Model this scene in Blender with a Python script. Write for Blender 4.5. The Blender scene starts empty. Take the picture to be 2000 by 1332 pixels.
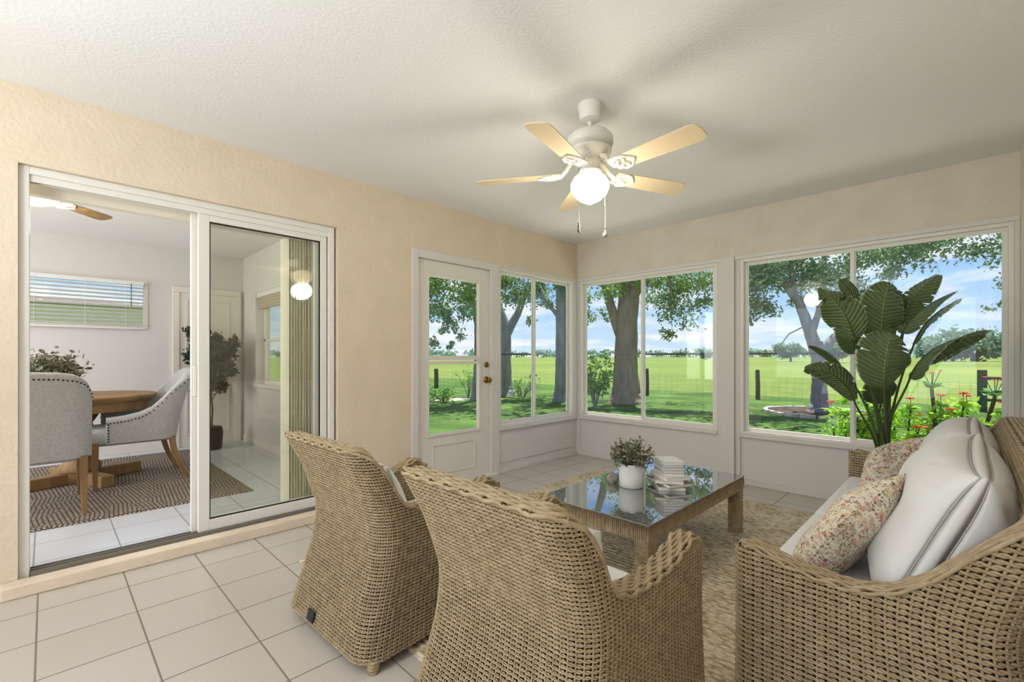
import bpy, math, random
import numpy as np
from mathutils import Vector, Matrix
random.seed(7); RNG = np.random.default_rng(7)
PI = math.pi
scn = bpy.context.scene
COL = scn.collection

# ------------------------------------------------------------------ camera, world, sun, area lights, exposure
cam_d = bpy.data.cameras.new('camera'); cam = bpy.data.objects.new('camera', cam_d); COL.objects.link(cam)
cam_d.sensor_width = 36.0; cam_d.lens = 900 / 2000 * 36.0; cam_d.shift_y = 31 / 2000
cam_d.clip_start = 0.05; cam_d.clip_end = 2000
cam.location = (-4.64, -3.45, 1.204)
cam.rotation_euler = (PI / 2, 0, -math.radians(45.3))     # looks along (0.7108, 0.7034)
scn.camera = cam
scn.view_settings.view_transform = 'Standard'; scn.view_settings.look = 'None'
scn.view_settings.gamma = 1.0; scn.view_settings.exposure = 0.36; scn.view_settings.use_curve_mapping = False

def lin(h):
    h = h.lstrip('#'); v = [int(h[i:i + 2], 16) / 255 for i in (0, 2, 4)]
    return tuple(c / 12.92 if c <= .04045 else ((c + .055) / 1.055) ** 2.4 for c in v) + (1.0,)

def make_world():
    w = bpy.data.worlds.new('sky'); scn.world = w; w.use_nodes = True
    nt = w.node_tree; N = nt.nodes; L = nt.links; N.clear()
    out = N.new('ShaderNodeOutputWorld'); bg = N.new('ShaderNodeBackground')
    tc = N.new('ShaderNodeTexCoord'); sep = N.new('ShaderNodeSeparateXYZ')
    L.new(tc.outputs['Generated'], sep.inputs[0])
    r = N.new('ShaderNodeValToRGB'); e = r.color_ramp.elements
    e[0].position = 0.0; e[0].color = lin('#cfdff2'); e[1].position = 1.0; e[1].color = lin('#3f74c4')
    for p, c in ((0.06, '#bcd6f5'), (0.16, '#8fbcf2'), (0.35, '#5f9ae6')):
        x = e.new(p); x.color = lin(c)
    L.new(sep.outputs['Z'], r.inputs[0])
    # clouds: project direction on a plane overhead
    mx = N.new('ShaderNodeMath'); mx.operation = 'MAXIMUM'; mx.inputs[1].default_value = 0.0
    L.new(sep.outputs['Z'], mx.inputs[0])
    ad = N.new('ShaderNodeMath'); ad.operation = 'ADD'; ad.inputs[1].default_value = 0.09; L.new(mx.outputs[0], ad.inputs[0])
    dv = N.new('ShaderNodeVectorMath'); dv.operation = 'DIVIDE'; L.new(tc.outputs['Generated'], dv.inputs[0])
    cb = N.new('ShaderNodeCombineXYZ')
    for i in range(3): L.new(ad.outputs[0], cb.inputs[i])
    L.new(cb.outputs[0], dv.inputs[1])
    no = N.new('ShaderNodeTexNoise'); no.inputs['Scale'].default_value = 0.9; no.inputs['Detail'].default_value = 7; no.inputs['Roughness'].default_value = .55
    L.new(dv.outputs[0], no.inputs['Vector'])
    cr = N.new('ShaderNodeValToRGB'); cr.color_ramp.elements[0].position = .42; cr.color_ramp.elements[1].position = .60
    L.new(no.outputs['Fac'], cr.inputs[0])
    mul = N.new('ShaderNodeMath'); mul.operation = 'MULTIPLY'; mul.inputs[1].default_value = .85; L.new(cr.outputs[0], mul.inputs[0])
    mix = N.new('ShaderNodeMix'); mix.data_type = 'RGBA'; L.new(mul.outputs[0], mix.inputs['Factor'])
    L.new(r.outputs[0], mix.inputs['A']); mix.inputs['B'].default_value = lin('#f6f2f6')
    L.new(mix.outputs['Result'], bg.inputs[0]); bg.inputs[1].default_value = .95
    L.new(bg.outputs[0], out.inputs[0])
make_world()

def light(name, kind, loc, energy, color=(1, 1, 1), rot=None, size=None, sy=None, **k):
    d = bpy.data.lights.new(name, kind); o = bpy.data.objects.new(name, d); COL.objects.link(o)
    d.energy = energy; d.color = color; o.location = loc
    if rot is not None: o.rotation_euler = rot
    if kind == 'AREA':
        d.shape = 'RECTANGLE'; d.size = size; d.size_y = sy
    elif size is not None and kind == 'POINT': d.shadow_soft_size = size
    for a, b in k.items(): setattr(d, a, b)
    return o
sd = Vector((-0.27, -0.12, -0.95))
sun = light('sun', 'SUN', (0, 0, 20), 7.5, (1, .95, .88), rot=sd.to_track_quat('-Z', 'Y').to_euler()); sun.data.angle = .01
# added fill panel beyond the unseen west end of the lanai, behind the camera
light('west_fill', 'AREA', (-7.45, -1.9, 1.40), 35, (.88, .95, 1), rot=(0, -PI / 2, 0), size=2.2, sy=3.4)
# added fill point behind the camera, with no fixture there
light('rear_fill', 'POINT', (-6.25, -1.95, 1.95), 22, (.84, .92, 1), size=.10)
# invented upward fill at the same end, bounced off the white ceiling
light('upward_fill', 'AREA', (-6.2, -2.2, 1.1), 66, (.82, .90, 1), rot=(PI, 0, 0), size=.7, sy=.7)
# added fill panel at the unseen west end of the dining room
light('dining_fill', 'AREA', (-6.9, 1.9, 1.5), 62, (.96, .97, 1), rot=(0, -PI / 2, 0), size=1.7, sy=2.6)

# ------------------------------------------------------------------ materials
MATS = {}
def nmat(name):
    m = bpy.data.materials.new(name); m.use_nodes = True; nt = m.node_tree
    b = nt.nodes['Principled BSDF']; MATS[name] = m
    return m, nt.nodes, nt.links, b
def P(name, color, rough=.6, metal=0, spec=.5, bump=None, var=None, coat=0, **kw):
    """principled with optional noise bump (scale,strength,dist) and colour variation (color2,scale,lo,hi)"""
    m, N, L, b = nmat(name)
    b.inputs['Base Color'].default_value = lin(color); b.inputs['Roughness'].default_value = rough
    b.inputs['Metallic'].default_value = metal; b.inputs['Specular IOR Level'].default_value = spec
    b.inputs['Coat Weight'].default_value = coat
    tc = N.new('ShaderNodeTexCoord')
    if var:
        n = N.new('ShaderNodeTexNoise'); n.inputs['Scale'].default_value = var[1]; n.inputs['Detail'].default_value = 4
        L.new(tc.outputs['Object'], n.inputs['Vector'])
        r = N.new('ShaderNodeValToRGB'); r.color_ramp.elements[0].position = var[2]; r.color_ramp.elements[1].position = var[3]
        r.color_ramp.elements[0].color = lin(color); r.color_ramp.elements[1].color = lin(var[0])
        L.new(n.outputs['Fac'], r.inputs[0]); L.new(r.outputs[0], b.inputs['Base Color'])
        if len(var) > 4:
            mp = N.new('ShaderNodeMapping'); mp.inputs['Scale'].default_value = var[4]
            L.new(tc.outputs['Object'], mp.inputs[0]); L.new(mp.outputs[0], n.inputs['Vector'])
    if bump:
        n = N.new('ShaderNodeTexNoise'); n.inputs['Scale'].default_value = bump[0]; n.inputs['Detail'].default_value = 3
        L.new(tc.outputs['Object'], n.inputs['Vector'])
        bp = N.new('ShaderNodeBump'); bp.inputs['Strength'].default_value = bump[1]; bp.inputs['Distance'].default_value = bump[2]
        L.new(n.outputs['Fac'], bp.inputs['Height']); L.new(bp.outputs[0], b.inputs['Normal'])
    return m
P('stucco', '#e2d0ba', .9, spec=.2, bump=(38, .5, .012), var=('#dccab2', 5, .35, .75))
P('stucco_grey', '#e0d5c8', .9, spec=.2, bump=(38, .55, .012), var=('#d8ccbd', 5, .35, .75))
P('ceiling_paint', '#edebe8', .95, spec=.1, bump=(60, .35, .008))
P('white_paint', '#e4ddd4', .45, spec=.4)
P('panel_paint', '#dbd6d0', .5, spec=.3)
P('white_wall', '#d9d5d3', .9, spec=.1, bump=(50, .2, .005))
P('aluminium', '#e6e2da', .4, metal=0, spec=.5)
P('track_metal', '#8b857a', .45, metal=.4)
P('dark_gasket', '#22211f', .6)
P('brass', '#8a6a2e', .3, metal=1)
P('fan_white', '#e9e6df', .4)
P('blade_cream', '#e6cfa6', .45, bump=None)
P('wicker', '#b5a181', .5, spec=.35, var=('#998465', 30, .3, .7))
P('wicker_dark', '#3d2f1e', .8)  # dark so the shell backing makes weave gaps look shaded; also decks, feet
P('cushion', '#e3e2df', .85, spec=.15, bump=(350, .25, .002))
P('cushion_seam', '#bdbab6', .9)
P('tag_black', '#1d262b', .6)
P('linen', '#b9bab8', .95, spec=.1, bump=(500, .3, .001), var=('#aeafad', 60, .4, .6))
P('nail', '#181512', .4, metal=.6)
P('oak', '#a58457', .55, var=('#846440', 14, .3, .7, (1, 1, .12)))
P('oak_top', '#a08054', .5, var=('#866640', 10, .3, .7, (.2, 1, 1)))
P('pot_white', '#e7e8e4', .35, var=('#d6dad3', 8, .4, .7))
P('pot_black', '#0f1012', .45)
P('soil', '#2c2018', .95)
P('bark', '#a08f82', .95, spec=.1, var=('#86766b', 9, .3, .7, (1, 1, .25)), bump=(22, .6, .03))
P('bark_grey', '#918d92', .95, spec=.1, var=('#77737a', 9, .3, .7, (1, 1, .25)), bump=(22, .6, .03))
P('post_wood', '#4a4238', .9); P('gate_green', '#4c5a50', .8); P('wire', '#6a6a5c', .6)
P('stem_green', '#4c5a2c', .6); P('stalk', '#574a38', .8)
P('book_a', '#d9d9d4', .6); P('book_b', '#a9a8a2', .6); P('book_c', '#8c8379', .6); P('book_d', '#c9c2b4', .6); P('page', '#efece4', .9, bump=None)
P('stone', '#a39a90', .7, var=('#7f776f', 30, .4, .6))
P('mulch', '#5a3f30', .95, bump=(30, .8, .03), var=('#3d2a20', 30, .4, .6)); P('edge_stone', '#d8cfbd', .9, var=('#b7ad9c', 6, .4, .6))
P('blind_white', '#e6e6e4', .6); P('vane', '#efe7d4', .7); P('cord_metal', '#b7b2a6', .35, metal=.8); P('pull_dark', '#4a4038', .4)
P('yellow_wall', '#f4e8b4', .9); P('roof_tile', '#6f5f57', .9); P('petal_red', '#e2474a', .6, spec=.2); P('petal_pink', '#e8c9bd', .8)
P('beige_exterior', '#d9c39c', .9, bump=(38, .5, .01)); P('beam', '#b9ab96', .8)
P('bounce_slab_pale', '#e0dcd2', .9, var=('#cfcabf', 4, .35, .7)); P('greybar', '#3c4248', .5)  # pale finish serves only the added sun-bouncing slabs outdoors

def leafmat(name, c1, c2, scale=3, trans=.35, rough=.5):
    m, N, L, b = nmat(name)
    tc = N.new('ShaderNodeTexCoord'); n = N.new('ShaderNodeTexNoise'); n.inputs['Scale'].default_value = scale
    L.new(tc.outputs['Object'], n.inputs['Vector'])
    r = N.new('ShaderNodeValToRGB'); r.color_ramp.elements[0].position = .35; r.color_ramp.elements[1].position = .65
    r.color_ramp.elements[0].color = lin(c1); r.color_ramp.elements[1].color = lin(c2)
    L.new(n.outputs['Fac'], r.inputs[0]); L.new(r.outputs[0], b.inputs['Base Color']); b.inputs['Roughness'].default_value = rough
    b.inputs['Specular IOR Level'].default_value = .3
    t = N.new('ShaderNodeBsdfTranslucent'); L.new(r.outputs[0], t.inputs[0])
    mx = N.new('ShaderNodeMixShader'); mx.inputs[0].default_value = trans
    L.new(b.outputs[0], mx.inputs[1]); L.new(t.outputs[0], mx.inputs[2]); L.new(mx.outputs[0], N['Material Output'].inputs[0])
    return m
leafmat('oak_leaf', '#6a8a44', '#97b25e', 1.2, .45)
leafmat('oak_leaf_bluish', '#5b7b55', '#7d9b68', 1.2, .4)
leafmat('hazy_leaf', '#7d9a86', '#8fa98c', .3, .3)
leafmat('shrub_leaf', '#5d8a44', '#86b04e', 3, .4)
leafmat('bright_leaf', '#8cc23a', '#b5dc4e', 8, .5)
leafmat('plumeria_leaf', '#4f8a48', '#7fb25a', 8, .4)
leafmat('ficus_leaf', '#30362b', '#575d4d', 14, .15, .6)
leafmat('eucalyptus', '#47513f', '#8b8d76', 25, .15, .6)
leafmat('blush_leaf', '#5a5f48', '#a59d85', 30, .2, .6)

def m_tile(name, ox, oy, sz, tile, tile2, grout, rough):
    m, N, L, b = nmat(name)
    tc = N.new('ShaderNodeTexCoord'); mp = N.new('ShaderNodeMapping')
    mp.inputs['Location'].default_value = (-ox / sz, -oy / sz, 0); mp.inputs['Scale'].default_value = (1 / sz, 1 / sz, 1)
    L.new(tc.outputs['Object'], mp.inputs[0])
    br = N.new('ShaderNodeTexBrick'); br.offset = 0; br.squash = 1
    br.inputs['Scale'].default_value = 1; br.inputs['Brick Width'].default_value = 1; br.inputs['Row Height'].default_value = 1
    br.inputs['Mortar Size'].default_value = .011; br.inputs['Mortar Smooth'].default_value = .2; br.inputs['Bias'].default_value = 0
    br.inputs['Color1'].default_value = lin(tile); br.inputs['Color2'].default_value = lin(tile2); br.inputs['Mortar'].default_value = lin(grout)
    L.new(mp.outputs[0], br.inputs['Vector'])
    L.new(br.outputs['Color'], b.inputs['Base Color'])
    bp = N.new('ShaderNodeBump'); bp.invert = True; bp.inputs['Strength'].default_value = .5; bp.inputs['Distance'].default_value = .004
    L.new(br.outputs['Fac'], bp.inputs['Height']); L.new(bp.outputs[0], b.inputs['Normal'])
    mr = N.new('ShaderNodeMapRange'); mr.inputs[3].default_value = rough; mr.inputs[4].default_value = .9
    L.new(br.outputs['Fac'], mr.inputs[0]); L.new(mr.outputs[0], b.inputs['Roughness'])
m_tile('floor_tile', -4.67, -.323, .333, '#c7beb3', '#c3b9ad', '#857c70', .28)
m_tile('floor_tile_white', -4.69, .588, .367, '#d6d8de', '#d2d4da', '#8f9096', .25)

def m_grass(name, cols, s1, s2, bump=.3):
    m, N, L, b = nmat(name)
    tc = N.new('ShaderNodeTexCoord')
    n = N.new('ShaderNodeTexNoise'); n.inputs['Scale'].default_value = s1; n.inputs['Detail'].default_value = 6
    n2 = N.new('ShaderNodeTexNoise'); n2.inputs['Scale'].default_value = s2; n2.inputs['Detail'].default_value = 6; n2.inputs['Roughness'].default_value = .7
    for x in (n, n2): L.new(tc.outputs['Object'], x.inputs['Vector'])
    ad = N.new('ShaderNodeMath'); ad.operation = 'ADD'; L.new(n.outputs[0], ad.inputs[0]); L.new(n2.outputs[0], ad.inputs[1])
    hf = N.new('ShaderNodeMath'); hf.operation = 'MULTIPLY'; hf.inputs[1].default_value = .5; L.new(ad.outputs[0], hf.inputs[0])
    r = N.new('ShaderNodeValToRGB'); e = r.color_ramp.elements
    e[0].position = .38; e[0].color = lin(cols[0]); e[1].position = .62; e[1].color = lin(cols[2])
    x = e.new(.5); x.color = lin(cols[1]); L.new(hf.outputs[0], r.inputs[0]); L.new(r.outputs[0], b.inputs['Base Color'])
    b.inputs['Roughness'].default_value = .95; b.inputs['Specular IOR Level'].default_value = .1
    bp = N.new('ShaderNodeBump'); bp.inputs['Strength'].default_value = bump; bp.inputs['Distance'].default_value = .05
    L.new(n2.outputs[0], bp.inputs['Height']); L.new(bp.outputs[0], b.inputs['Normal'])
m_grass('lawn_grass', ('#3a5229', '#4a6530', '#647d3e'), .8, 30)
m_grass('field_grass', ('#5f7036', '#6c7c3c', '#7d8949'), .03, 1.5, .1)

def m_floral():
    m, N, L, b = nmat('floral')
    tc = N.new('ShaderNodeTexCoord'); prev = None
    b.inputs['Roughness'].default_value = .9; b.inputs['Specular IOR Level'].default_value = .1
    base = N.new('ShaderNodeRGB'); base.outputs[0].default_value = lin('#e4dccb'); prev = base.outputs[0]
    for i, (c, s, th) in enumerate((('#dccfae', 24, .50), ('#cfa79b', 30, .42), ('#bfb792', 48, .38), ('#c4706a', 34, .28), ('#6d7058', 66, .30), ('#dfb7aa', 52, .36), ('#55584e', 80, .26))):
        v = N.new('ShaderNodeTexVoronoi'); v.inputs['Scale'].default_value = s; v.inputs['Randomness'].default_value = 1
        ns = N.new('ShaderNodeTexNoise'); ns.inputs['Scale'].default_value = 40; ns.inputs['Detail'].default_value = 2
        L.new(tc.outputs['Object'], ns.inputs['Vector'])
        mpv = N.new('ShaderNodeMapping'); mpv.inputs['Location'].default_value = (i * 3.1, i * 1.7, i); mpv.inputs['Rotation'].default_value = (i, i * .7, 0)
        mpv.inputs['Scale'].default_value = (1, 1.6, 1)
        L.new(tc.outputs['Object'], mpv.inputs[0])
        av = N.new('ShaderNodeMix'); av.data_type = 'VECTOR'; av.inputs['Factor'].default_value = .03
        L.new(mpv.outputs[0], av.inputs['A']); L.new(ns.outputs['Color'], av.inputs['B']); L.new(av.outputs['Result'], v.inputs['Vector'])
        lt = N.new('ShaderNodeMath'); lt.operation = 'LESS_THAN'; lt.inputs[1].default_value = th; L.new(v.outputs['Distance'], lt.inputs[0])
        # only part of the cells
        sp = N.new('ShaderNodeSeparateColor'); L.new(v.outputs['Color'], sp.inputs[0])
        g = N.new('ShaderNodeMath'); g.operation = 'GREATER_THAN'; g.inputs[1].default_value = .45 if i != 3 else .72; L.new(sp.outputs[0], g.inputs[0])
        mu = N.new('ShaderNodeMath'); mu.operation = 'MULTIPLY'; L.new(lt.outputs[0], mu.inputs[0]); L.new(g.outputs[0], mu.inputs[1])
        mx = N.new('ShaderNodeMix'); mx.data_type = 'RGBA'; L.new(mu.outputs[0], mx.inputs['Factor']); L.new(prev, mx.inputs['A']); mx.inputs['B'].default_value = lin(c)
        prev = mx.outputs['Result']
    L.new(prev, b.inputs['Base Color'])
m_floral()

def m_striped():   # white pillow with soft grey bands
    m, N, L, b = nmat('striped')
    tc = N.new('ShaderNodeTexCoord'); w = N.new('ShaderNodeTexWave'); w.bands_direction = 'X'
    w.inputs['Scale'].default_value = 3.2; w.inputs['Distortion'].default_value = 4; w.inputs['Detail'].default_value = 2
    L.new(tc.outputs['Object'], w.inputs['Vector']); r = N.new('ShaderNodeValToRGB')
    r.color_ramp.elements[0].position = .55; r.color_ramp.elements[0].color = lin('#e8e8e6'); r.color_ramp.elements[1].position = .9; r.color_ramp.elements[1].color = lin('#8f959a')
    L.new(w.outputs[0], r.inputs[0]); L.new(r.outputs[0], b.inputs['Base Color']); b.inputs['Roughness'].default_value = .9
m_striped()

def m_jute():
    m, N, L, b = nmat('jute')
    tc = N.new('ShaderNodeTexCoord')
    mp = N.new('ShaderNodeMapping'); mp.inputs['Scale'].default_value = (1, 1, 1); L.new(tc.outputs['Object'], mp.inputs[0])
    v = N.new('ShaderNodeTexVoronoi'); v.inputs['Scale'].default_value = 60
    mpv = N.new('ShaderNodeMapping'); mpv.inputs['Scale'].default_value = (1, .55, 1); L.new(tc.outputs['Object'], mpv.inputs[0]); L.new(mpv.outputs[0], v.inputs['Vector'])
    n = N.new('ShaderNodeTexNoise'); n.inputs['Scale'].default_value = 5; L.new(tc.outputs['Object'], n.inputs['Vector']); n.inputs['Detail'].default_value = 8
    w = N.new('ShaderNodeTexWave'); w.bands_direction = 'X'; w.inputs['Scale'].default_value = 9; w.inputs['Distortion'].default_value = 1.2; L.new(tc.outputs['Object'], w.inputs['Vector'])
    r = N.new('ShaderNodeValToRGB'); e = r.color_ramp.elements
    e[0].position = .1; e[0].color = lin('#efe5cf'); e[1].position = .85; e[1].color = lin('#b09b78'); x = e.new(.45); x.color = lin('#dfcfb2')
    L.new(v.outputs['Distance'], r.inputs[0])
    r2 = N.new('ShaderNodeValToRGB'); r2.color_ramp.elements[0].color = lin('#c4b49a'); r2.color_ramp.elements[1].color = lin('#ffffff')
    r2.color_ramp.elements[0].position = .3; r2.color_ramp.elements[1].position = .6; L.new(n.outputs[0], r2.inputs[0])
    mx = N.new('ShaderNodeMix'); mx.data_type = 'RGBA'; mx.blend_type = 'MULTIPLY'; mx.inputs['Factor'].default_value = .5
    L.new(r.outputs[0], mx.inputs['A']); L.new(r2.outputs[0], mx.inputs['B']); L.new(mx.outputs['Result'], b.inputs['Base Color'])
    ad = N.new('ShaderNodeMath'); ad.operation = 'SUBTRACT'; L.new(w.outputs[0], ad.inputs[0]); L.new(v.outputs['Distance'], ad.inputs[1])
    bp = N.new('ShaderNodeBump'); bp.inputs['Strength'].default_value = .9; bp.inputs['Distance'].default_value = .006; L.new(ad.outputs[0], bp.inputs['Height'])
    L.new(bp.outputs[0], b.inputs['Normal']); b.inputs['Roughness'].default_value = .95; b.inputs['Specular IOR Level'].default_value = .1
m_jute()

def m_dining_rug():   # cream and charcoal interlaced chevrons
    m, N, L, b = nmat('dining_rug')
    tc = N.new('ShaderNodeTexCoord')
    ck = N.new('ShaderNodeTexVoronoi'); ck.inputs['Scale'].default_value = 4.2; ck.distance = 'MANHATTAN'
    L.new(tc.outputs['Object'], ck.inputs['Vector']); sp = N.new('ShaderNodeSeparateColor'); L.new(ck.outputs['Color'], sp.inputs[0])
    gt = N.new('ShaderNodeMath'); gt.operation = 'GREATER_THAN'; gt.inputs[1].default_value = .5; L.new(sp.outputs[0], gt.inputs[0])
    outs = []
    for a in (PI / 4, -PI / 4):
        mp = N.new('ShaderNodeMapping'); mp.inputs['Rotation'].default_value = (0, 0, a); L.new(tc.outputs['Object'], mp.inputs[0])
        br = N.new('ShaderNodeTexBrick'); br.inputs['Scale'].default_value = 1; br.inputs['Brick Width'].default_value = .034; br.inputs['Row Height'].default_value = .020; br.inputs['Mortar Smooth'].default_value = .3
        br.inputs['Mortar Size'].default_value = .0055; br.inputs['Color1'].default_value = lin('#cfc1b1'); br.inputs['Color2'].default_value = lin('#b5a493'); br.inputs['Mortar'].default_value = lin('#3f3833')
        L.new(mp.outputs[0], br.inputs['Vector']); outs.append(br)
    mx = N.new('ShaderNodeMix'); mx.data_type = 'RGBA'; L.new(gt.outputs[0], mx.inputs['Factor'])
    L.new(outs[0].outputs[0], mx.inputs['A']); L.new(outs[1].outputs[0], mx.inputs['B']); L.new(mx.outputs['Result'], b.inputs['Base Color'])
    b.inputs['Roughness'].default_value = .95; b.inputs['Specular IOR Level'].default_value = .1
m_dining_rug()

def m_glass(name, tint='#ffffff', f0=.045, power=5.0):
    m, N, L, b = nmat(name); N.remove(b)
    lw = N.new('ShaderNodeLayerWeight'); lw.inputs['Blend'].default_value = .5
    pw = N.new('ShaderNodeMath'); pw.operation = 'POWER'; pw.inputs[1].default_value = power; L.new(lw.outputs['Facing'], pw.inputs[0])
    ma = N.new('ShaderNodeMath'); ma.operation = 'MULTIPLY_ADD'; ma.inputs[1].default_value = 1 - f0; ma.inputs[2].default_value = f0; L.new(pw.outputs[0], ma.inputs[0])
    t = N.new('ShaderNodeBsdfTransparent'); t.inputs[0].default_value = lin(tint); g = N.new('ShaderNodeBsdfGlossy'); g.inputs['Roughness'].default_value = .0
    mx = N.new('ShaderNodeMixShader'); L.new(ma.outputs[0], mx.inputs[0]); L.new(t.outputs[0], mx.inputs[1]); L.new(g.outputs[0], mx.inputs[2])
    L.new(mx.outputs[0], N['Material Output'].inputs[0])
m_glass('window_glass', '#f9fcfb', .032)
m_glass('door_glass', '#f9faf6', .045)
def m_tabletop():
    m, N, L, b = nmat('smoked_glass')
    b.inputs['Base Color'].default_value = lin('#6e7172'); b.inputs['Roughness'].default_value = .02; b.inputs['IOR'].default_value = 2.3
    b.inputs['Coat Weight'].default_value = 1; b.inputs['Coat IOR'].default_value = 1.8; b.inputs['Coat Roughness'].default_value = .01
m_tabletop()
def m_globe(name, color, s):
    m, N, L, b = nmat(name); b.inputs['Base Color'].default_value = lin('#fff6e2'); b.inputs['Emission Color'].default_value = lin(color); b.inputs['Emission Strength'].default_value = s
m_globe('lit_globe', '#ffe9c0', 2.2); m_globe('lit_globe_white', '#fff4e0', 2.0)

def m_strelitzia():
    m, N, L, b = nmat('strelitzia')
    uv = N.new('ShaderNodeUVMap'); sep = N.new('ShaderNodeSeparateXYZ'); L.new(uv.outputs[0], sep.inputs[0])
    s = N.new('ShaderNodeMath'); s.operation = 'SUBTRACT'; s.inputs[1].default_value = .5; L.new(sep.outputs['Y'], s.inputs[0])
    a = N.new('ShaderNodeMath'); a.operation = 'ABSOLUTE'; L.new(s.outputs[0], a.inputs[0])
    r = N.new('ShaderNodeValToRGB'); e = r.color_ramp.elements; e[0].position = .012; e[0].color = lin('#b9c08a'); e[1].position = .035; e[1].color = lin('#68794c')
    x = e.new(.46); x.color = lin('#5b6d44'); x = e.new(.485); x.color = lin('#a9b584')
    L.new(a.outputs[0], r.inputs[0])
    # side ribs: u stripes slanting
    ma = N.new('ShaderNodeMath'); ma.operation = 'MULTIPLY_ADD'; ma.inputs[1].default_value = -.25; L.new(a.outputs[0], ma.inputs[0]); L.new(sep.outputs['X'], ma.inputs[2])
    fr = N.new('ShaderNodeMath'); fr.operation = 'MULTIPLY'; fr.inputs[1].default_value = 95; L.new(ma.outputs[0], fr.inputs[0])
    sn = N.new('ShaderNodeMath'); sn.operation = 'SINE'; L.new(fr.outputs[0], sn.inputs[0])
    mr = N.new('ShaderNodeMapRange'); mr.inputs[1].default_value = -1; mr.inputs[2].default_value = 1; mr.inputs[3].default_value = .75; mr.inputs[4].default_value = 1.25; L.new(sn.outputs[0], mr.inputs[0])
    mx = N.new('ShaderNodeMix'); mx.data_type = 'RGBA'; mx.blend_type = 'MULTIPLY'; mx.inputs['Factor'].default_value = 1
    L.new(r.outputs[0], mx.inputs['A']); L.new(mr.outputs[0], mx.inputs['B']); L.new(mx.outputs['Result'], b.inputs['Base Color'])
    bp = N.new('ShaderNodeBump'); bp.inputs['Strength'].default_value = .6; bp.inputs['Distance'].default_value = .004; L.new(sn.outputs[0], bp.inputs['Height']); L.new(bp.outputs[0], b.inputs['Normal'])
    b.inputs['Roughness'].default_value = .42
m_strelitzia()

# ------------------------------------------------------------------ mesh helpers
class MB:
    def __init__(s): s.v = []; s.f = []; s.n = 0; s.uv = None
    def add(s, verts, faces):
        verts = np.asarray(verts, float); s.v.append(verts)
        for f in faces: s.f.append(tuple(int(i) + s.n for i in f))
        s.n += len(verts)
    def box(s, x0, x1, y0, y1, z0, z1, M=None):
        v = np.array([(x, y, z) for x in (x0, x1) for y in (y0, y1) for z in (z0, z1)], float)
        if M is not None: v = np.array([M @ Vector(p) for p in v])
        s.add(v, [(0, 1, 3, 2), (4, 6, 7, 5), (0, 4, 5, 1), (2, 3, 7, 6), (0, 2, 6, 4), (1, 5, 7, 3)]); return s
    def grid(s, pts, cu=False, cv=False):      # pts (nu,nv,3)
        nu, nv = pts.shape[:2]; idx = np.arange(nu * nv).reshape(nu, nv)
        a = idx if not cu else np.vstack([idx, idx[:1]])
        a = a if not cv else np.hstack([a, a[:, :1]])
        q = np.stack([a[:-1, :-1], a[1:, :-1], a[1:, 1:], a[:-1, 1:]], -1).reshape(-1, 4)
        s.add(pts.reshape(-1, 3), q); return s
    def tube(s, pts, rad, n=8, closed=False, caps=True, up=None, flat=1.0):
        p = np.asarray(pts, float); m = len(p); rad = np.broadcast_to(np.asarray(rad, float), (m,))
        if closed: t = np.roll(p, -1, 0) - np.roll(p, 1, 0)
        else: t = np.gradient(p, axis=0)
        t /= np.linalg.norm(t, axis=1)[:, None] + 1e-12
        if up is None:
            u = np.array([0, 0, 1.]) if abs(t[0][2]) < .9 else np.array([1., 0, 0])
            N_ = []; 
            for i in range(m):
                w = u - t[i] * (u @ t[i]); w /= np.linalg.norm(w) + 1e-12; u = w; N_.append(w)
            N_ = np.array(N_)
        else:
            N_ = np.broadcast_to(np.asarray(up, float), (m, 3)); N_ = N_ - t * (N_ * t).sum(1)[:, None]; N_ /= np.linalg.norm(N_, axis=1)[:, None] + 1e-12
        B = np.cross(t, N_); a = np.arange(n) * 2 * PI / n
        ring = p[:, None] + rad[:, None, None] * (np.cos(a)[None, :, None] * N_[:, None] + flat * np.sin(a)[None, :, None] * B[:, None])
        k = s.n; s.grid(ring, cu=closed, cv=True)
        if caps and not closed: s.f.append(tuple(range(k + n - 1, k - 1, -1))); s.f.append(tuple(range(k + (m - 1) * n, k + m * n)))
        return s
    def lathe(s, prof, c=(0, 0, 0), n=32, M=None):     # prof [(r,z)]
        a = np.arange(n) * 2 * PI / n; pr = np.array(prof, float)
        pts = np.stack([pr[:, 0][:, None] * np.cos(a), pr[:, 0][:, None] * np.sin(a), np.repeat(pr[:, 1][:, None], n, 1)], -1)
        if M is not None: pts = np.array([[M @ Vector(q) for q in r] for r in pts])
        s.grid(pts + np.array(c), cv=True); return s
    def build(s, name, mat, parent=None, smooth=False, bevel=0, loc=None, rot=None, sub=0, angle=None):
        me = bpy.data.meshes.new(name)
        V = np.concatenate(s.v) if s.v else np.zeros((0, 3))
        me.from_pydata(V.tolist(), [], s.f)
        me.update()
        if s.uv is not None:
            ul = me.uv_layers.new(name='UVMap'); li = np.empty(len(me.loops), int); me.loops.foreach_get('vertex_index', li)
            ul.data.foreach_set('uv', s.uv[li].astype(np.float32).ravel())
        for mn in (mat if isinstance(mat, (list, tuple)) else [mat]): me.materials.append(MATS[mn])
        o = bpy.data.objects.new(name, me); COL.objects.link(o)
        if smooth:
            me.polygons.foreach_set('use_smooth', [True] * len(me.polygons))
            if angle: me.set_sharp_from_angle(angle=math.radians(angle))
        if bevel:
            b = o.modifiers.new('bevel', 'BEVEL'); b.width = bevel; b.segments = 2; b.limit_method = 'ANGLE'; b.angle_limit = .6
        if sub: b = o.modifiers.new('sub', 'SUBSURF'); b.levels = sub; b.render_levels = sub
        if parent: o.parent = parent
        if loc is not None: o.location = loc
        if rot is not None: o.rotation_euler = rot
        return o
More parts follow.
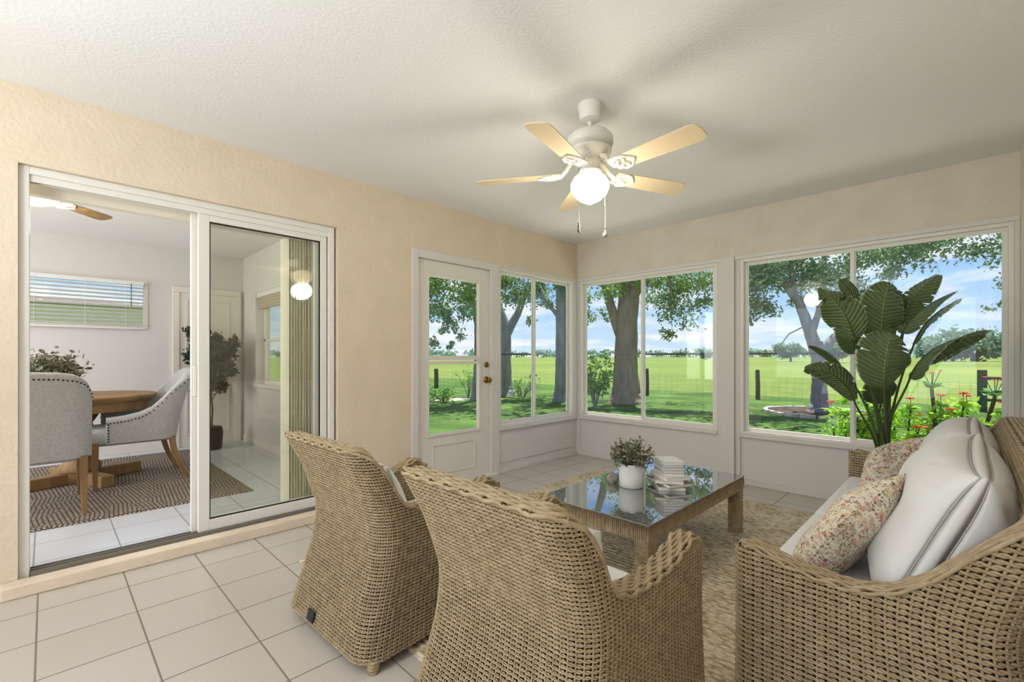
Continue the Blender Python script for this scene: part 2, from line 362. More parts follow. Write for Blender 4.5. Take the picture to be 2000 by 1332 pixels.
def bx(*a, **k): return MB().box(*a, **k)
def empty(name, loc=(0, 0, 0), rz=0):
    o = bpy.data.objects.new(name, None); COL.objects.link(o); o.location = loc; o.rotation_euler = (0, 0, rz); o.empty_display_size = .1; return o
def tag(o, label, cat, group=None, kind=None):
    o['label'] = label; o['category'] = cat
    if group: o['group'] = group
    if kind: o['kind'] = kind
    return o
def struct(o, label=None):
    o['kind'] = 'structure'
    if label: o['label'] = label
    return o
def dup(root, loc=None, rz=None, label=None):
    r = root.copy(); COL.objects.link(r)
    if loc is not None: r.location = loc
    if rz is not None: r.rotation_euler = (0, 0, rz)
    if label: r['label'] = label
    for ch in list(root.children):
        c = ch.copy(); COL.objects.link(c); c.parent = r
        for g in list(ch.children):
            d = g.copy(); COL.objects.link(d); d.parent = c
    return r
def frame(x0, x1, z0, z1, w, y0, y1, axis='y', M=None):
    """rectangular frame of four bars in plane axis"""
    m = MB()
    for a in ((x0, x1, z0, z0 + w), (x0, x1, z1 - w, z1), (x0, x0 + w, z0 + w, z1 - w), (x1 - w, x1, z0 + w, z1 - w)):
        if axis == 'y': m.box(a[0], a[1], y0, y1, a[2], a[3])
        else: m.box(y0, y1, a[0], a[1], a[2], a[3])
    return m

# ------------------------------------------------------------------ room shell
H = 2.6; WX = -7.2
struct(bx(WX, 0.12, -3.85, .02, -.12, 0).build('floor', 'floor_tile'), 'matte beige square ceramic tile floor of the lanai')
struct(bx(WX - .3, 0.62, -4.1, .62, H, H + .25).build('ceiling', 'ceiling_paint'), 'white textured ceiling')  # overhang past the walls added to keep sun out of the windows
m = MB()                                                    # house wall with the sliding door, glazed door and window
m.box(WX, -4.742, 0, .16, -.1, H); m.box(-4.742, -3.06, 0, .16, 2.2, H); m.box(-3.06, -2.40, 0, .16, -.1, H)
m.box(-2.40, 0, 0, .12, 2.16, H); m.box(WX, -4.75, -.012, 0, 0, .067)
struct(m.build('wall_left', 'stucco'), 'peach stucco house wall')
m = bx(0, .12, -3.75, .12, 2.165, H)
struct(m.build('wall_right', 'stucco_grey'), 'stucco header wall above the lanai windows')
struct(bx(WX, .12, -3.85, -3.703, -.1, H).build('wall_front', 'stucco_grey'), 'stucco wall behind the sofa')
m = MB(); m.box(WX - .12, WX, -3.85, .16, -.1, .4); m.box(WX - .12, WX, -3.85, .16, 2.3, H); m.box(WX - .12, WX, -3.85, -3.55, .4, 2.3); m.box(WX - .12, WX, -.25, .16, .4, 2.3)  # unseen wall; its opening is made up to admit the fill
struct(m.build('wall_west', 'stucco'), 'stucco wall at the west end with a wide unseen opening added for light')
struct(bx(-4.80, -3.02, -.095, .0, 0, .067).build('trim_1', 'stucco', bevel=.008), 'low stucco curb under the sliding door')

# kneewalls and white framing
m = MB()
m.box(-1.40, -.0, .015, .09, 0, .50)                        # panel under window A
m.box(-1.345, -.06, .004, .015, .10, .40)
m.box(-2.40, -2.335, -.015, .1, 0, 2.16); m.box(-1.46, -1.345, -.012, .1, 0, 2.16); m.box(-2.335, -1.46, -.015, .1, 2.085, 2.16)
m.box(-1.345, 0, -.008, .1, 2.125, 2.16); m.box(-.085, 0, -.008, .1, .44, 2.125); m.box(-1.345, -.085, -.022, .09, .44, .475)
struct(m.build('trim_2', 'panel_paint', bevel=.004), 'white framing around the glazed door and corner window')
m = MB()
m.box(.02, .1, -3.70, 0, 0, .50)
m.box(.0, .1, -.045, .1, 0, 2.165); m.box(-.03, .1, -1.865, -1.745, 0, 2.165); m.box(.0, .1, -1.745, -1.70, 0, 2.165); m.box(.0, .1, -1.91, -1.865, 0, 2.165)
m.box(0, .1, -3.703, -3.675, 0, 2.165); m.box(-.012, .1, -3.703, 0, 2.13, 2.168)
m.box(-.02, .09, -1.70, -.045, .445, .475); m.box(-.02, .09, -3.675, -1.91, .445, .475)
struct(m.build('trim_3', 'panel_paint', bevel=.004), 'white posts, sills and knee wall panels under the lanai windows')
m = MB(); m.box(-1.345, -.0, -.012, .015, 0, .045); m.box(-.012, .02, -3.70, 0, 0, .045)
struct(m.build('baseboard_right', 'panel_paint', bevel=.003), 'narrow white baseboard under the windows')

def window(name, axis, a0, a1, z0, z1, amid, bar, label):
    """two sashes side by side; a = coordinate along the wall; bar = (sash, z) insect screen cross bar"""
    root = struct(empty(name, (0, 0, 0)), label)
    def fr(nm, p0, p1, w, d0, d1): 
        o = frame(p0, p1, z0 if nm != 'window_frame' else z0, z1, w, d0, d1, axis).build(nm, 'aluminium', root, bevel=.002); return o
    o = frame(a0, a1, z0, z1, .028, .0, .075, axis).build('window_frame', 'aluminium', root, bevel=.003)
    for i, (p0, p1, d) in enumerate(((a0 + .028, amid + .018, .03), (amid - .018, a1 - .028, .05))):
        s = frame(p0, p1, z0 + .028, z1 - .028, .03, d, d + .018, axis).build('sash', 'aluminium', root, bevel=.002)
        g = MB(); q = (p0 + .03, p1 - .03)
        if axis == 'y': g.box(q[0], q[1], d + .007, d + .011, z0 + .058, z1 - .058)
        else: g.box(d + .007, d + .011, q[0], q[1], z0 + .058, z1 - .058)
        g.build('glass', 'window_glass', s)
        if bar == i:
            g = MB()
            if axis == 'y': g.box(q[0], q[1], .068, .076, 1.225, 1.243)
            else: g.box(.068, .076, q[0], q[1], 1.225, 1.243)
            g.build('screen_bar', 'greybar', root)
    return root
window('window_1', 'y', -1.345, -.085, .475, 2.13, -.76, 0, 'two-pane white sliding window beside the glazed door')
window('window_2', 'x', -1.70, -.045, .475, 2.13, -.872, 0, 'two-pane white sliding window between the corner and the post')
window('window_3', 'x', -3.675, -1.91, .475, 2.13, -2.775, 1, 'wide two-pane white sliding window behind the leafy plant')

# sliding glass door
sl = struct(empty('door_1', (0, 0, 0)), 'white sliding glass door, left half open to the dining room')
m = MB(); m.box(-4.742, -4.702, .03, .15, .0, 2.2); m.box(-3.115, -3.075, .03, .15, 0, 2.2); m.box(-4.702, -3.115, .03, .15, 2.16, 2.2); m.build('door_frame', 'aluminium', sl, bevel=.003)
m = MB(); m.box(-4.70, -3.115, .045, .052, 2.125, 2.16); m.box(-4.70, -3.115, .085, .092, 2.125, 2.16); m.build('head_track', 'aluminium', sl)
m = MB(); m.box(-4.70, -3.117, .0, .16, 0, .062)
for y in (.03, .07, .11): m.box(-4.70, -3.12, y, y + .008, .062, .080)
m.build('floor_track', 'track_metal', sl)
for (x0, x1, y0, nm) in ((-3.955, -3.125, .055, 'fixed_panel'), (-3.985, -3.155, .1, 'sliding_panel')):
    f = MB()
    wst = .062
    f.box(x0, x0 + wst, y0, y0 + .035, .075, 2.13); f.box(x1 - .045, x1, y0, y0 + .035, .075, 2.13)
    f.box(x0 + wst, x1 - .045, y0, y0 + .035, .075, .145); f.box(x0 + wst, x1 - .045, y0, y0 + .035, 2.085, 2.13)
    fo = f.build(nm, 'aluminium', sl, bevel=.003)
    if nm == 'fixed_panel':
        g = frame(x0 + wst, x1 - .045, .145, 2.085, .007, y0 + .01, y0 + .026).build('gasket', 'dark_gasket', fo)
    bx(x0 + wst, x1 - .045, y0 + .015, y0 + .02, .145, 2.085).build('glass', 'door_glass', fo)
bx(-3.975, -3.955, .09, .1, .95, 1.15).build('pull_handle', 'aluminium', sl, bevel=.003)

# glazed door
dr = struct(empty('door_2', (0, 0, 0)), 'white door with two stacked panes and a brass knob')
x0, x1 = -2.333, -1.462
f = MB(); f.box(x0, -2.235, .02, .06, .02, 2.083); f.box(-1.585, x1, .02, .06, .02, 2.083); f.box(-2.235, -1.585, .02, .06, 1.965, 2.083)
f.box(-2.235, -1.585, .02, .06, .02, .47); f.build('door_slab', 'white_paint', dr, bevel=.003)
f = MB(); f.box(-2.16, -1.66, .012, .02, .12, .125); f.box(-2.16, -1.66, .012, .02, .385, .39); f.box(-2.16, -2.155, .012, .02, .12, .39); f.box(-1.665, -1.66, .012, .02, .12, .39)
f.build('panel_moulding', 'white_paint', dr)
gf = frame(-2.235, -1.585, .47, 1.965, .028, .008, .05); gf.box(-2.207, -1.613, .01, .05, 1.175, 1.215); gf.box(-2.207, -1.613, .004, .03, 1.135, 1.165)
gf.build('glazing_frame', 'white_paint', dr, bevel=.003)
bx(-2.207, -1.613, .030, .034, 1.2, 1.94).build('upper_glass', 'window_glass', dr); bx(-2.207, -1.613, .038, .042, .49, 1.19).build('lower_glass', 'window_glass', dr)
for z, r in ((1.125, .022), (.972, .026)):
    k = MB(); prof = [(0, 0), (r + .008, 0), (r + .008, .008), (.010, .012), (.010, .03), (r, .04), (r, .058), (r * .7, .066), (0, .068)] if r > .025 else [(0, 0), (r + .006, 0), (r + .006, .01), (r * .7, .02), (0, .022)]
    k.lathe(prof, n=20, M=Matrix.Rotation(PI / 2, 4, 'X')); k.build('door_knob' if r > .025 else 'deadbolt', 'brass', dr, smooth=True, loc=(-1.505, .02, z))
struct(bx(-2.40, -1.40, -.05, .02, 0, .022).build('trim_4', 'white_paint', bevel=.004), 'white threshold under the glazed door')

# ------------------------------------------------------------------ dining room beyond the slider
DX = -2.73; DY = 3.65; DH = 2.55; DZ = .06
struct(bx(-7, DX + .1, .15, DY + .1, DZ - .1, DZ).build('floor_dining', 'floor_tile_white'), 'pale tile floor of the dining room')
struct(bx(-7, DX + .95, .16, DY + .6, DH, DH + .2).build('ceiling_dining', 'ceiling_paint'), 'white dining room ceiling')  # eave extension added to block sun at the deep window
m = MB(); m.box(-7, -5.3, DY, DY + .12, 0, DH); m.box(-3.77, DX, DY, DY + .12, 0, DH); m.box(-5.3, -3.77, DY, DY + .12, 0, 1.54); m.box(-5.3, -3.77, DY, DY + .12, 2.12, DH)
struct(m.build('wall_dining_back', 'white_wall'), 'white dining room wall with a high window')
m = MB(); WY0, WY1, WZ0, WZ1 = 1.95, 3.12, .85, 2.03
m.box(DX, DX + .17, .16, WY0, 0, DH); m.box(DX, DX + .17, WY1, DY + .12, 0, DH); m.box(DX, DX + .17, WY0, WY1, 0, WZ0); m.box(DX, DX + .17, WY0, WY1, WZ1, DH)
struct(m.build('wall_dining_right', 'white_wall'), 'white dining room wall with a deep window')
m = MB(); m.box(-7.1, -7, .16, DY + .1, 0, .6); m.box(-7.1, -7, .16, DY + .1, 2.4, DH); m.box(-7.1, -7, .16, .5, .6, 2.4); m.box(-7.1, -7, 3.3, DY + .1, .6, 2.4)  # unseen end wall, with a made-up opening at the fill panel
struct(m.build('wall_dining_west', 'white_wall'), 'white dining room end wall')
bb = MB(); bb.box(-7, -3.55, DY - .014, DY, DZ, DZ + .1); bb.box(DX - .014, DX, .2, 3.6, DZ, DZ + .1)
struct(bb.build('baseboard_dining', 'white_paint', bevel=.003), 'white dining room baseboard')
w4 = struct(empty('window_4'), 'high wide dining room window behind slatted blinds')
frame(-5.3, -3.77, 1.54, 2.12, .04, DY - .012, DY + .09).build('window_frame', 'white_paint', w4, bevel=.004)
bx(-5.26, -3.81, DY + .05, DY + .054, 1.58, 2.08).build('glass', 'window_glass', w4)
w5 = struct(empty('window_5'), 'double-hung white window on the right dining room wall')
f = frame(WY0, WY1, WZ0, WZ1, .045, DX + .1, DX + .16, 'x'); f.box(DX + .1, DX + .15, WY0, WY1, 1.40, 1.44); f.box(DX - .03, DX + .1, WY0 - .02, WY1 + .02, WZ0 - .03, WZ0 + .005)
f.build('window_frame', 'white_paint', w5, bevel=.004)
bx(DX + .125, DX + .129, WY0 + .04, WY1 - .04, WZ0 + .04, WZ1 - .04).build('glass', 'window_glass', w5)
d3 = struct(empty('door_3'), 'white panelled door in the dining room corner')
f = MB(); f.box(-3.46, -2.84, DY - .03, DY - .005, DZ, 2.02); f.build('door_slab', 'white_paint', d3, bevel=.003)
f = MB(); f.box(-3.53, -3.46, DY - .045, DY, DZ, 2.019); f.box(-2.84, -2.77, DY - .045, DY, DZ, 2.019); f.box(-3.53, -2.77, DY - .045, DY, 2.02, 2.09)
for (a, b, c, d) in ((-3.40, -2.90, 1.15, 1.95), (-3.40, -2.90, .2, 1.0)):
    f2 = frame(a, b, c, d, .03, DY - .038, DY - .03); f2.build('panel_moulding', 'white_paint', d3, bevel=.003)
f.build('door_casing', 'white_paint', d3, bevel=.004)

bl = tag(empty('window_blind', (-4.535, 3.6, 2.1)), 'white horizontal slat blind in the high dining room window', 'blind')
bx(-.72, .72, -.02, .03, -.045, .0).build('head_rail', 'blind_white', bl, bevel=.003)
for i in range(11):
    z = -.075 - i * .0445
    M = Matrix.Translation((0, 0.005, z)) @ Matrix.Rotation(math.radians(-18), 4, 'X')
    bx(-.715, .715, -.024, .024, -.0015, .0015, M).build('slat', 'blind_white', bl)
bx(-.715, .715, -.015, .015, -.565, -.55).build('bottom_rail', 'blind_white', bl)
for x in (-.6, -.2, .2, .55): m = MB(); m.tube([(x, -.026, -.03), (x, -.026, -.56)], .0015, 5); m.build('ladder_cord', 'blind_white', bl)
m = MB(); m.tube([(.6, -.035, -.03), (.6, -.035, -.30)], .004, 6); m.build('tilt_wand', 'pull_dark', bl)
rb = tag(empty('roman_shade', (DX + .05, 2.535, WZ1)), 'raised white shade at the top of the deep dining window', 'blind')
m = MB()
for i in range(4): m.box(-.03 + .006 * i, .03, -.57, .57, -.10 - .035 * i, -.06 - .03 * i)
m.build('folded_fabric', 'beam', rb, bevel=.006); bx(-.04, .04, -.58, .58, -.06, -.0).build('head_rail', 'blind_white', rb)

vb = tag(empty('vertical_blind', (-3.23, .24, 0)), 'beige vertical blinds stacked open behind the fixed glass panel', 'blind')
bx(-1.5, .16, -.035, .035, 2.10, 2.20).build('head_rail', 'vane', vb, bevel=.003)
for i in range(13):
    M = Matrix.Translation((-.135 + i * .0215, 0, 0)) @ Matrix.Rotation(math.radians(112 + RNG.uniform(-5, 5)), 4, 'Z')
    g = MB(); xs = np.linspace(-.044, .044, 7); pts = np.array([[(x, .006 * (1 - (x / .044) ** 2), z) for z in (DZ + .03, 2.11)] for x in xs])
    g.grid(np.array([[M @ Vector(p) for p in r] for r in pts])); g.grid(np.array([[M @ Vector((p[0], p[1] + .0012, p[2])) for p in r] for r in pts])[::-1]); g.build('vane', 'vane', vb, smooth=True)

# ------------------------------------------------------------------ outdoors
GZ = -.15
def ground(name, x0, x1, y0, y1, nx, ny, hfn, mat):
    xs = np.linspace(x0, x1, nx); ys = np.linspace(y0, y1, ny); X, Y = np.meshgrid(xs, ys, indexing='ij')
    m = MB(); m.grid(np.stack([X, Y, hfn(X, Y)], -1)); return struct(m.build(name, mat, smooth=True))
lawn_h = lambda X, Y: GZ + .02 * np.sin(X * 1.3) * np.cos(Y * 1.1)
ground('lawn', -10, 13, -16, 22, 60, 90, lawn_h, 'lawn_grass')['label'] = 'green lawn under the trees'
def fh(X, Y):
    r = np.hypot(X, Y); return GZ - .06 + np.clip((r - 25) / 300, 0, 1) * 1.2 + .25 * np.sin(X * .021) * np.clip((r - 20) / 100, 0, 1)
ground('field', -100, 700, -350, 700, 140, 180, fh, 'field_grass')['label'] = 'open bright green pasture'

struct(bx(1.35, 3.6, -9, 3.2, GZ - .1, GZ + .035).build('bounce_slab_1', 'bounce_slab_pale', bevel=.01), 'added pale slab along the window side, bouncing sunlight indoors')  # unseen slab put in to bounce sunlight up to the ceiling
struct(bx(-2.7, 1.35, .7, 2.75, GZ - .1, GZ + .035).build('bounce_slab_2', 'bounce_slab_pale', bevel=.01), 'added pale slab outside the glazed door, bouncing sunlight indoors')  # second unseen slab, added for the same bounced sunlight
def leafcloud(clusters, size, dens=420, squash=.75):
    """clusters (x,y,z,r): individual leaf blades scattered in clumps, one mesh"""
    mb = MB(); C_ = []; S_ = []
    for (x, y, z, r) in clusters:
        n = max(12, int(dens * r ** 2.2))
        nb = max(3, int(9 * r)); sub = RNG.normal(size=(nb, 3)); sub /= np.linalg.norm(sub, axis=1)[:, None]; sub *= (RNG.random((nb, 1)) ** .5) * r * .75
        k = RNG.integers(0, nb, n); p = sub[k] + RNG.normal(size=(n, 3)) * r * .27
        p[:, 2] *= squash; C_.append(p + (x, y, z)); S_.append(np.full(n, size) * RNG.uniform(.6, 1.3, n))
    c = np.concatenate(C_); s_ = np.concatenate(S_)[:, None]; n = len(c)
    a = RNG.normal(size=(n, 3)); a /= np.linalg.norm(a, axis=1)[:, None]; b = RNG.normal(size=(n, 3)); b -= a * (a * b).sum(1)[:, None]; b /= np.linalg.norm(b, axis=1)[:, None]
    nn = np.cross(a, b)
    V = np.stack([c - a * s_ * .5, c + b * s_ * .24 + nn * s_ * .06, c + a * s_ * .5, c - b * s_ * .24 + nn * s_ * .06], 1).reshape(-1, 3)
    i = np.arange(n) * 4; F = np.stack([i, i + 1, i + 2, i + 3], 1)
    mb.add(V, F); return mb
def tree(base, limbs, clusters, label, bark='bark', leaf='oak_leaf', size=.10, shade=(), group=None, dens=1500, name='tree'):
    root = tag(empty(name, base), label, 'tree', group)
    t = MB()
    for pts, r in limbs:
        pts = np.array(pts, float) - base
        k = np.linspace(0, 1, len(pts)); kk = np.linspace(0, 1, len(pts) * 5)
        P_ = np.stack([np.interp(kk, k, pts[:, i]) for i in range(3)], -1); R_ = np.interp(kk, np.linspace(0, 1, len(r)), r)
        P_ += RNG.normal(size=P_.shape) * R_[:, None] * .03
        t.tube(P_, R_, 12)
    t.build('trunk', bark, root, smooth=True)
    cl = [(c[0] - base[0], c[1] - base[1], c[2] - base[2], c[3]) for c in clusters]
    lc = leafcloud(cl, size, dens)
    lc.build('foliage', leaf, root)
    if shade:
        cl = [(c[0] - base[0], c[1] - base[1], c[2] - base[2], c[3]) for c in shade]
        leafcloud(cl, size * 2.6, 48, .6).build('upper_crown', leaf, root)
    return root
def crown(cx, cy, z0, z1, R, n, seed):
    g = np.random.default_rng(seed); o = []
    for i in range(n):
        a = g.uniform(0, 2 * PI); r = R * math.sqrt(g.uniform(.02, 1)); o.append((cx + r * math.cos(a), cy + r * math.sin(a), g.uniform(z0, z1), g.uniform(.9, 1.4)))
    return o
b = (7.33, 3.70, GZ)
tree(b, [([b, (7.33, 3.7, .15), (7.33, 3.7, 1.0), (7.36, 3.68, 2.4), (7.5, 3.6, 4.2), (7.6, 3.5, 6.5)], [.50, .42, .34, .31, .29, .2]),
         ([(7.3, 3.75, 1.6), (7.15, 3.95, 2.3), (7.0, 4.15, 3.2), (6.7, 4.4, 4.6)], [.16, .14, .12, .08]),
         ([(7.4, 3.6, 2.9), (7.2, 3.0, 3.5), (7.2, 2.2, 3.9), (7.3, 1.6, 4.3)], [.2, .14, .1, .06]), ([(7.3, 2.4, 3.6), (6.9, 2.1, 2.9), (6.8, 2.0, 2.3)], [.05, .03, .01])],
     [(5.71, 3.86, 2.76, 0.5), (5.66, 3.91, 2.27, 0.35), (6.48, 3.79, 2.97, 0.5), (7.12, 3.86, 3.48, 0.7), (7.04, 3.23, 3.83, 0.8), (7.08, 2.48, 3.32, 0.75), (7.47, 2.08, 3.04, 0.75), (6.61, 2.24, 2.63, 0.55), (6.89, 1.96, 2.23, 0.55), (6.73, 2.12, 1.76, 0.33), (7.13, 1.72, 2.56, 0.45), (7.43, 1.41, 3.16, 0.6), (7.51, 1.33, 2.63, 0.35), (7.17, 1.67, 3.63, 0.9), (6.43, 3.85, 2.39, 0.28)],
     'thickest tree trunk, seen through the left pane of the window right of the corner', shade=crown(7.6, 2.6, 4.6, 7.5, 3.2, 16, 1))
b = (8.31, -.93, GZ)
tree(b, [([b, (8.31, -.93, .1), (8.32, -.93, .6), (8.34, -.93, 1.2), (8.25, -.85, 1.55)], [.3, .19, .155, .17, .16]),
         ([(8.3, -.88, 1.3), (8.17, -.75, 1.9), (7.99, -.58, 2.51), (7.65, -.23, 3.12), (7.3, .1, 3.6)], [.15, .13, .1, .06, .03]),
         ([(8.34, -.95, 1.35), (8.5, -1.1, 1.55), (8.68, -1.27, 1.8), (8.77, -1.36, 2.39), (8.85, -1.45, 3.4), (8.9, -1.5, 4.5)], [.13, .1, .09, .08, .06, .04]),
         ([(8.22, -.8, 1.8), (8.32, -.9, 2.2), (8.42, -1.01, 2.88), (8.45, -1.0, 4)], [.09, .07, .06, .05]),
         ([(8.6, -1.2, 1.7), (8.75, -1.45, 2.1), (8.95, -1.75, 2.5)], [.06, .04, .02]),
         ([(8.1, -.7, 2.1), (7.8, -.5, 2.9), (7.8, -.4, 4.0)], [.06, .05, .04]),
         ([(8.1, -.7, 1.95), (7.8, -.42, 1.75), (7.6, -.2, 1.35)], [.02, .015, .006])],
     [(7.22, 0.2, 2.88, 0.7), (7.0, .4, 3.2, .7), (7.45, -.05, 3.05, .6), (7.9, -.5, 3.6, .6), (7.35, 0.07, 2.39, 0.48), (7.12, 0.31, 2.08, 0.28), (7.74, -0.32, 3.37, 0.7), (8.17, -0.75, 3.18, 0.55), (8.59, -1.19, 3.18, 0.7), (7.99, -0.58, 2.57, 0.25), (8.57, -1.87, 3.5, 0.7), (9.06, -2.37, 3.62, 0.75), (9.55, -2.86, 3.74, 0.6), (8.9, -2.2, 3.09, 0.4), (8.49, -1.79, 2.8, 0.35)],
     'grey forked tree rising from a ring of mulch and edging stones', 'bark_grey', 'oak_leaf_bluish', .10, dens=2300, shade=crown(8.6, -1.6, 4.3, 6.5, 2.9, 12, 2))
b = (10.84, -5.01, GZ)
tree(b, [([b, (10.8, -5, 1), (10.7, -4.9, 3), (10.3, -4.6, 5)], [.4, .3, .26, .15]), ([(10.7, -4.9, 3), (9.6, -4.5, 3.8), (8.6, -4.0, 4.0)], [.14, .1, .04])],
     [(8.09, -3.52, 3.42, 0.5), (8.44, -3.87, 3.27, 0.6), (8.51, -3.94, 2.62, 0.35), (8.4, -3.84, 2.17, 0.2), (8.02, -3.45, 3.72, 0.5), (8.79, -4.23, 3.37, 0.6), (9.6, -4.5, 3.9, .8)],
     'overhanging branches with small leaves at the top right of the widest window', 'bark_grey', 'oak_leaf_bluish', .09, crown(9.8, -4.6, 4.6, 6.8, 2.4, 8, 3))
b = (6.72, 8.17, GZ)
tree(b, [([b, (6.72, 8.17, .2), (6.7, 8.15, 1.1), (6.6, 8.1, 2.2), (6.3, 8.3, 3.4), (6.1, 8.4, 5)], [.42, .27, .24, .26, .16, .1]), ([(6.65, 8.1, 1.9), (6.95, 7.75, 2.7), (7.2, 7.4, 3.8)], [.18, .13, .08])],
     [(5.85, 7.28, 3.74, 0.7), (6.02, 7.1, 3.15, 0.6), (6.37, 6.75, 3.49, 0.8), (5.61, 7.52, 3.32, 0.5), (6.43, 6.69, 2.4, 0.25)],
     'pale forked tree trunk behind the left pane of the corner window by the door', 'bark_grey', 'oak_leaf', .12, crown(6.2, 7.8, 4.6, 7, 2.4, 9, 4))
b = (6.23, 5.25, GZ)
tree(b, [([b, (6.23, 5.25, .2), (6.25, 5.25, 1.2), (6.2, 5.2, 2.6), (6.1, 5.2, 4.6)], [.28, .18, .165, .16, .1]), ([(6.2, 5.2, 2.3), (5.8, 5.5, 2.9), (5.5, 5.7, 3.5)], [.07, .05, .02])],
     [(5.64, 5.35, 3.26, 0.5), (5.72, 5.28, 2.73, 0.3), (5.99, 5.0, 3.18, 0.5), (6.14, 4.85, 3.56, 0.7)],
     'straight dark tree trunk at the right edge of the corner window by the door', 'bark_grey', 'oak_leaf_bluish', .11, crown(5.8, 5.6, 4.4, 6.6, 2.0, 7, 5))
b = (5.83, 8.18, GZ)
b = (4.9, 7.55, GZ)
tree(b, [([b, (4.9, 7.5, 1), (4.8, 7.4, 2.2), (4.3, 7.2, 3.4), (3.6, 6.9, 4)], [.2, .12, .1, .08, .04]), ([(4.6, 7.3, 2.8), (3.9, 6.9, 2.6), (3.4, 6.4, 2.1)], [.05, .03, .01])],
     [(3.18, 7.13, 3.18, 0.8), (3.58, 6.72, 3.18, 0.8), (3.08, 7.23, 2.43, 0.6), (3.07, 6.53, 2.27, 0.45), (3.35, 6.25, 2.38, 0.4), (3.27, 6.33, 1.86, 0.28), (3.12, 6.48, 1.55, 0.2), (3.84, 6.46, 3.04, 0.5), (2.9, 6.7, 1.93, 0.25), (2.66, 6.94, 1.58, 0.25)],
     'bright drooping tree foliage behind the upper pane of the glazed door', 'bark_grey', 'oak_leaf', .12, crown(3.6, 7.2, 4.2, 6, 1.6, 5, 6))

def shrub(loc, r, h, label, leaf='shrub_leaf', size=.09, stems=7, cat='shrub', dens=1500):
    root = tag(empty('shrub', loc), label, cat)
    s_ = MB(); cl = []
    for i in range(stems):
        a = RNG.uniform(0, 2 * PI); q = r * RNG.uniform(.2, .9); zt = h * RNG.uniform(.6, 1)
        e = (q * math.cos(a), q * math.sin(a), zt); s_.tube([(0, 0, -.02), (e[0] * .4, e[1] * .4, zt * .5), e], [.015, .01, .004], 5)
        cl.append((e[0], e[1], e[2], r * .42)); cl.append((e[0] * .7, e[1] * .7, e[2] * .6, r * .4))
    s_.build('stems', 'bark_grey', root); leafcloud(cl, size, dens, 1).build('foliage', leaf, root); return root
shrub((5.55, 3.55, GZ), .55, 1.3, 'leafy green shrub left of the thickest tree trunk', stems=12, dens=900, size=.12)
shrub((5.35, 8.5, GZ), .5, .95, 'loose sapling shrub seen through the lower pane of the glazed door', stems=6, dens=500)
shrub((3.6, 7.6, GZ), .5, .35, 'low green plants at the left of the lower door pane', stems=9, dens=700)
shrub((6.1, 6.7, GZ), .6, .6, 'low pale wild bushes between the two corner window trunks', stems=10, leaf='oak_leaf', dens=300)

# mulch ring and stones round the forked tree
mr = tag(empty('tree_ring', (8.31, -.93, GZ)), 'mulch bed edged with pale stones round the forked tree', 'garden bed')
m = MB(); m.lathe([(0, .06), (.6, .05), (1.0, .02), (1.1, -.03)], n=40); m.build('mulch', 'mulch', mr, smooth=True)
for i in range(22):
    a = i * 2 * PI / 22; m = MB(); v = RNG.uniform(.85, 1.15)
    M = Matrix.Translation((1.12 * math.cos(a), 1.12 * math.sin(a), .03)) @ Matrix.Rotation(a + PI / 2, 4, 'Z')
    m.box(-.14 * v, .14 * v, -.05, .05, -.05, .045 * v, M); m.build('edging_stone', 'edge_stone', mr, bevel=.015)
pth = tag(empty('sandy_patch', (4.3, 8.1, GZ + .01)), 'bare sandy patch of ground by the low plants outside the door', 'sand')
m = MB(); a = np.arange(24) * 2 * PI / 24; rr = .55 + .15 * np.sin(3 * a) + .08 * np.cos(5 * a)
m.lathe([(0, .02), (.5, .015), (.85, -.03)], n=30); m.build('sand', 'edge_stone', pth); pth.scale = (1, .6, 1)

def post(loc, h, label, r=.05, mat='post_wood'):
    o = MB(); o.tube([(0, 0, -.1), (.01, 0, h * .5), (0, .01, h - .02), (0, .01, h)], [r, r * .95, r * .9, r * .6], 9)
    o = o.build('fence_post', mat, smooth=True, loc=loc, angle=40); return tag(o, label, 'fence post', 'round wooden posts of the pasture fence')
post((11.30, 1.31, GZ), .95, 'leaning wooden fence post left of the forked tree', .07)
post((10.2, 4.55, GZ), .95, 'wooden fence post close beside the thickest trunk', .06)
post((7.25, 12.94, GZ), .85, 'wooden fence post seen through the lower door pane', .10)
gt = tag(empty('field_gate', (11.78, -3.70, GZ)), 'grey green gate post with a rail at the right of the widest window', 'gate')
bx(-.07, .07, -.09, .09, -.1, 1.03).build('gate_post', 'gate_green', gt, bevel=.01)
bx(-.03, .03, -3.2, -.09, .78, .86).build('rail', 'gate_green', gt, bevel=.006); bx(-.03, .03, -3.2, -.09, .25, .32).build('rail', 'gate_green', gt, bevel=.006)
wf = tag(empty('wire_fence', (0, 0, 0)), 'thin wire mesh fence along the edge of the pasture', 'fence')
A = np.array([(11.78, -3.70), (11.30, 1.31), (10.2, 4.55), (7.25, 12.94)]); m = MB()
for z in (.1, .25, .4, .55, .7): m.tube([(x, y, GZ + z) for x, y in A], .003, 4)
m.build('line_wire', 'wire', wf); m = MB()
for (p, q) in zip(A[:-1], A[1:]):
    n = int(np.linalg.norm(q - p) / .2)
    for i in range(n): c = p + (q - p) * i / n; m.tube([(c[0], c[1], GZ + .05), (c[0], c[1], GZ + .72)], .0022, 3, caps=False)
m.build('stay_wire', 'wire', wf)

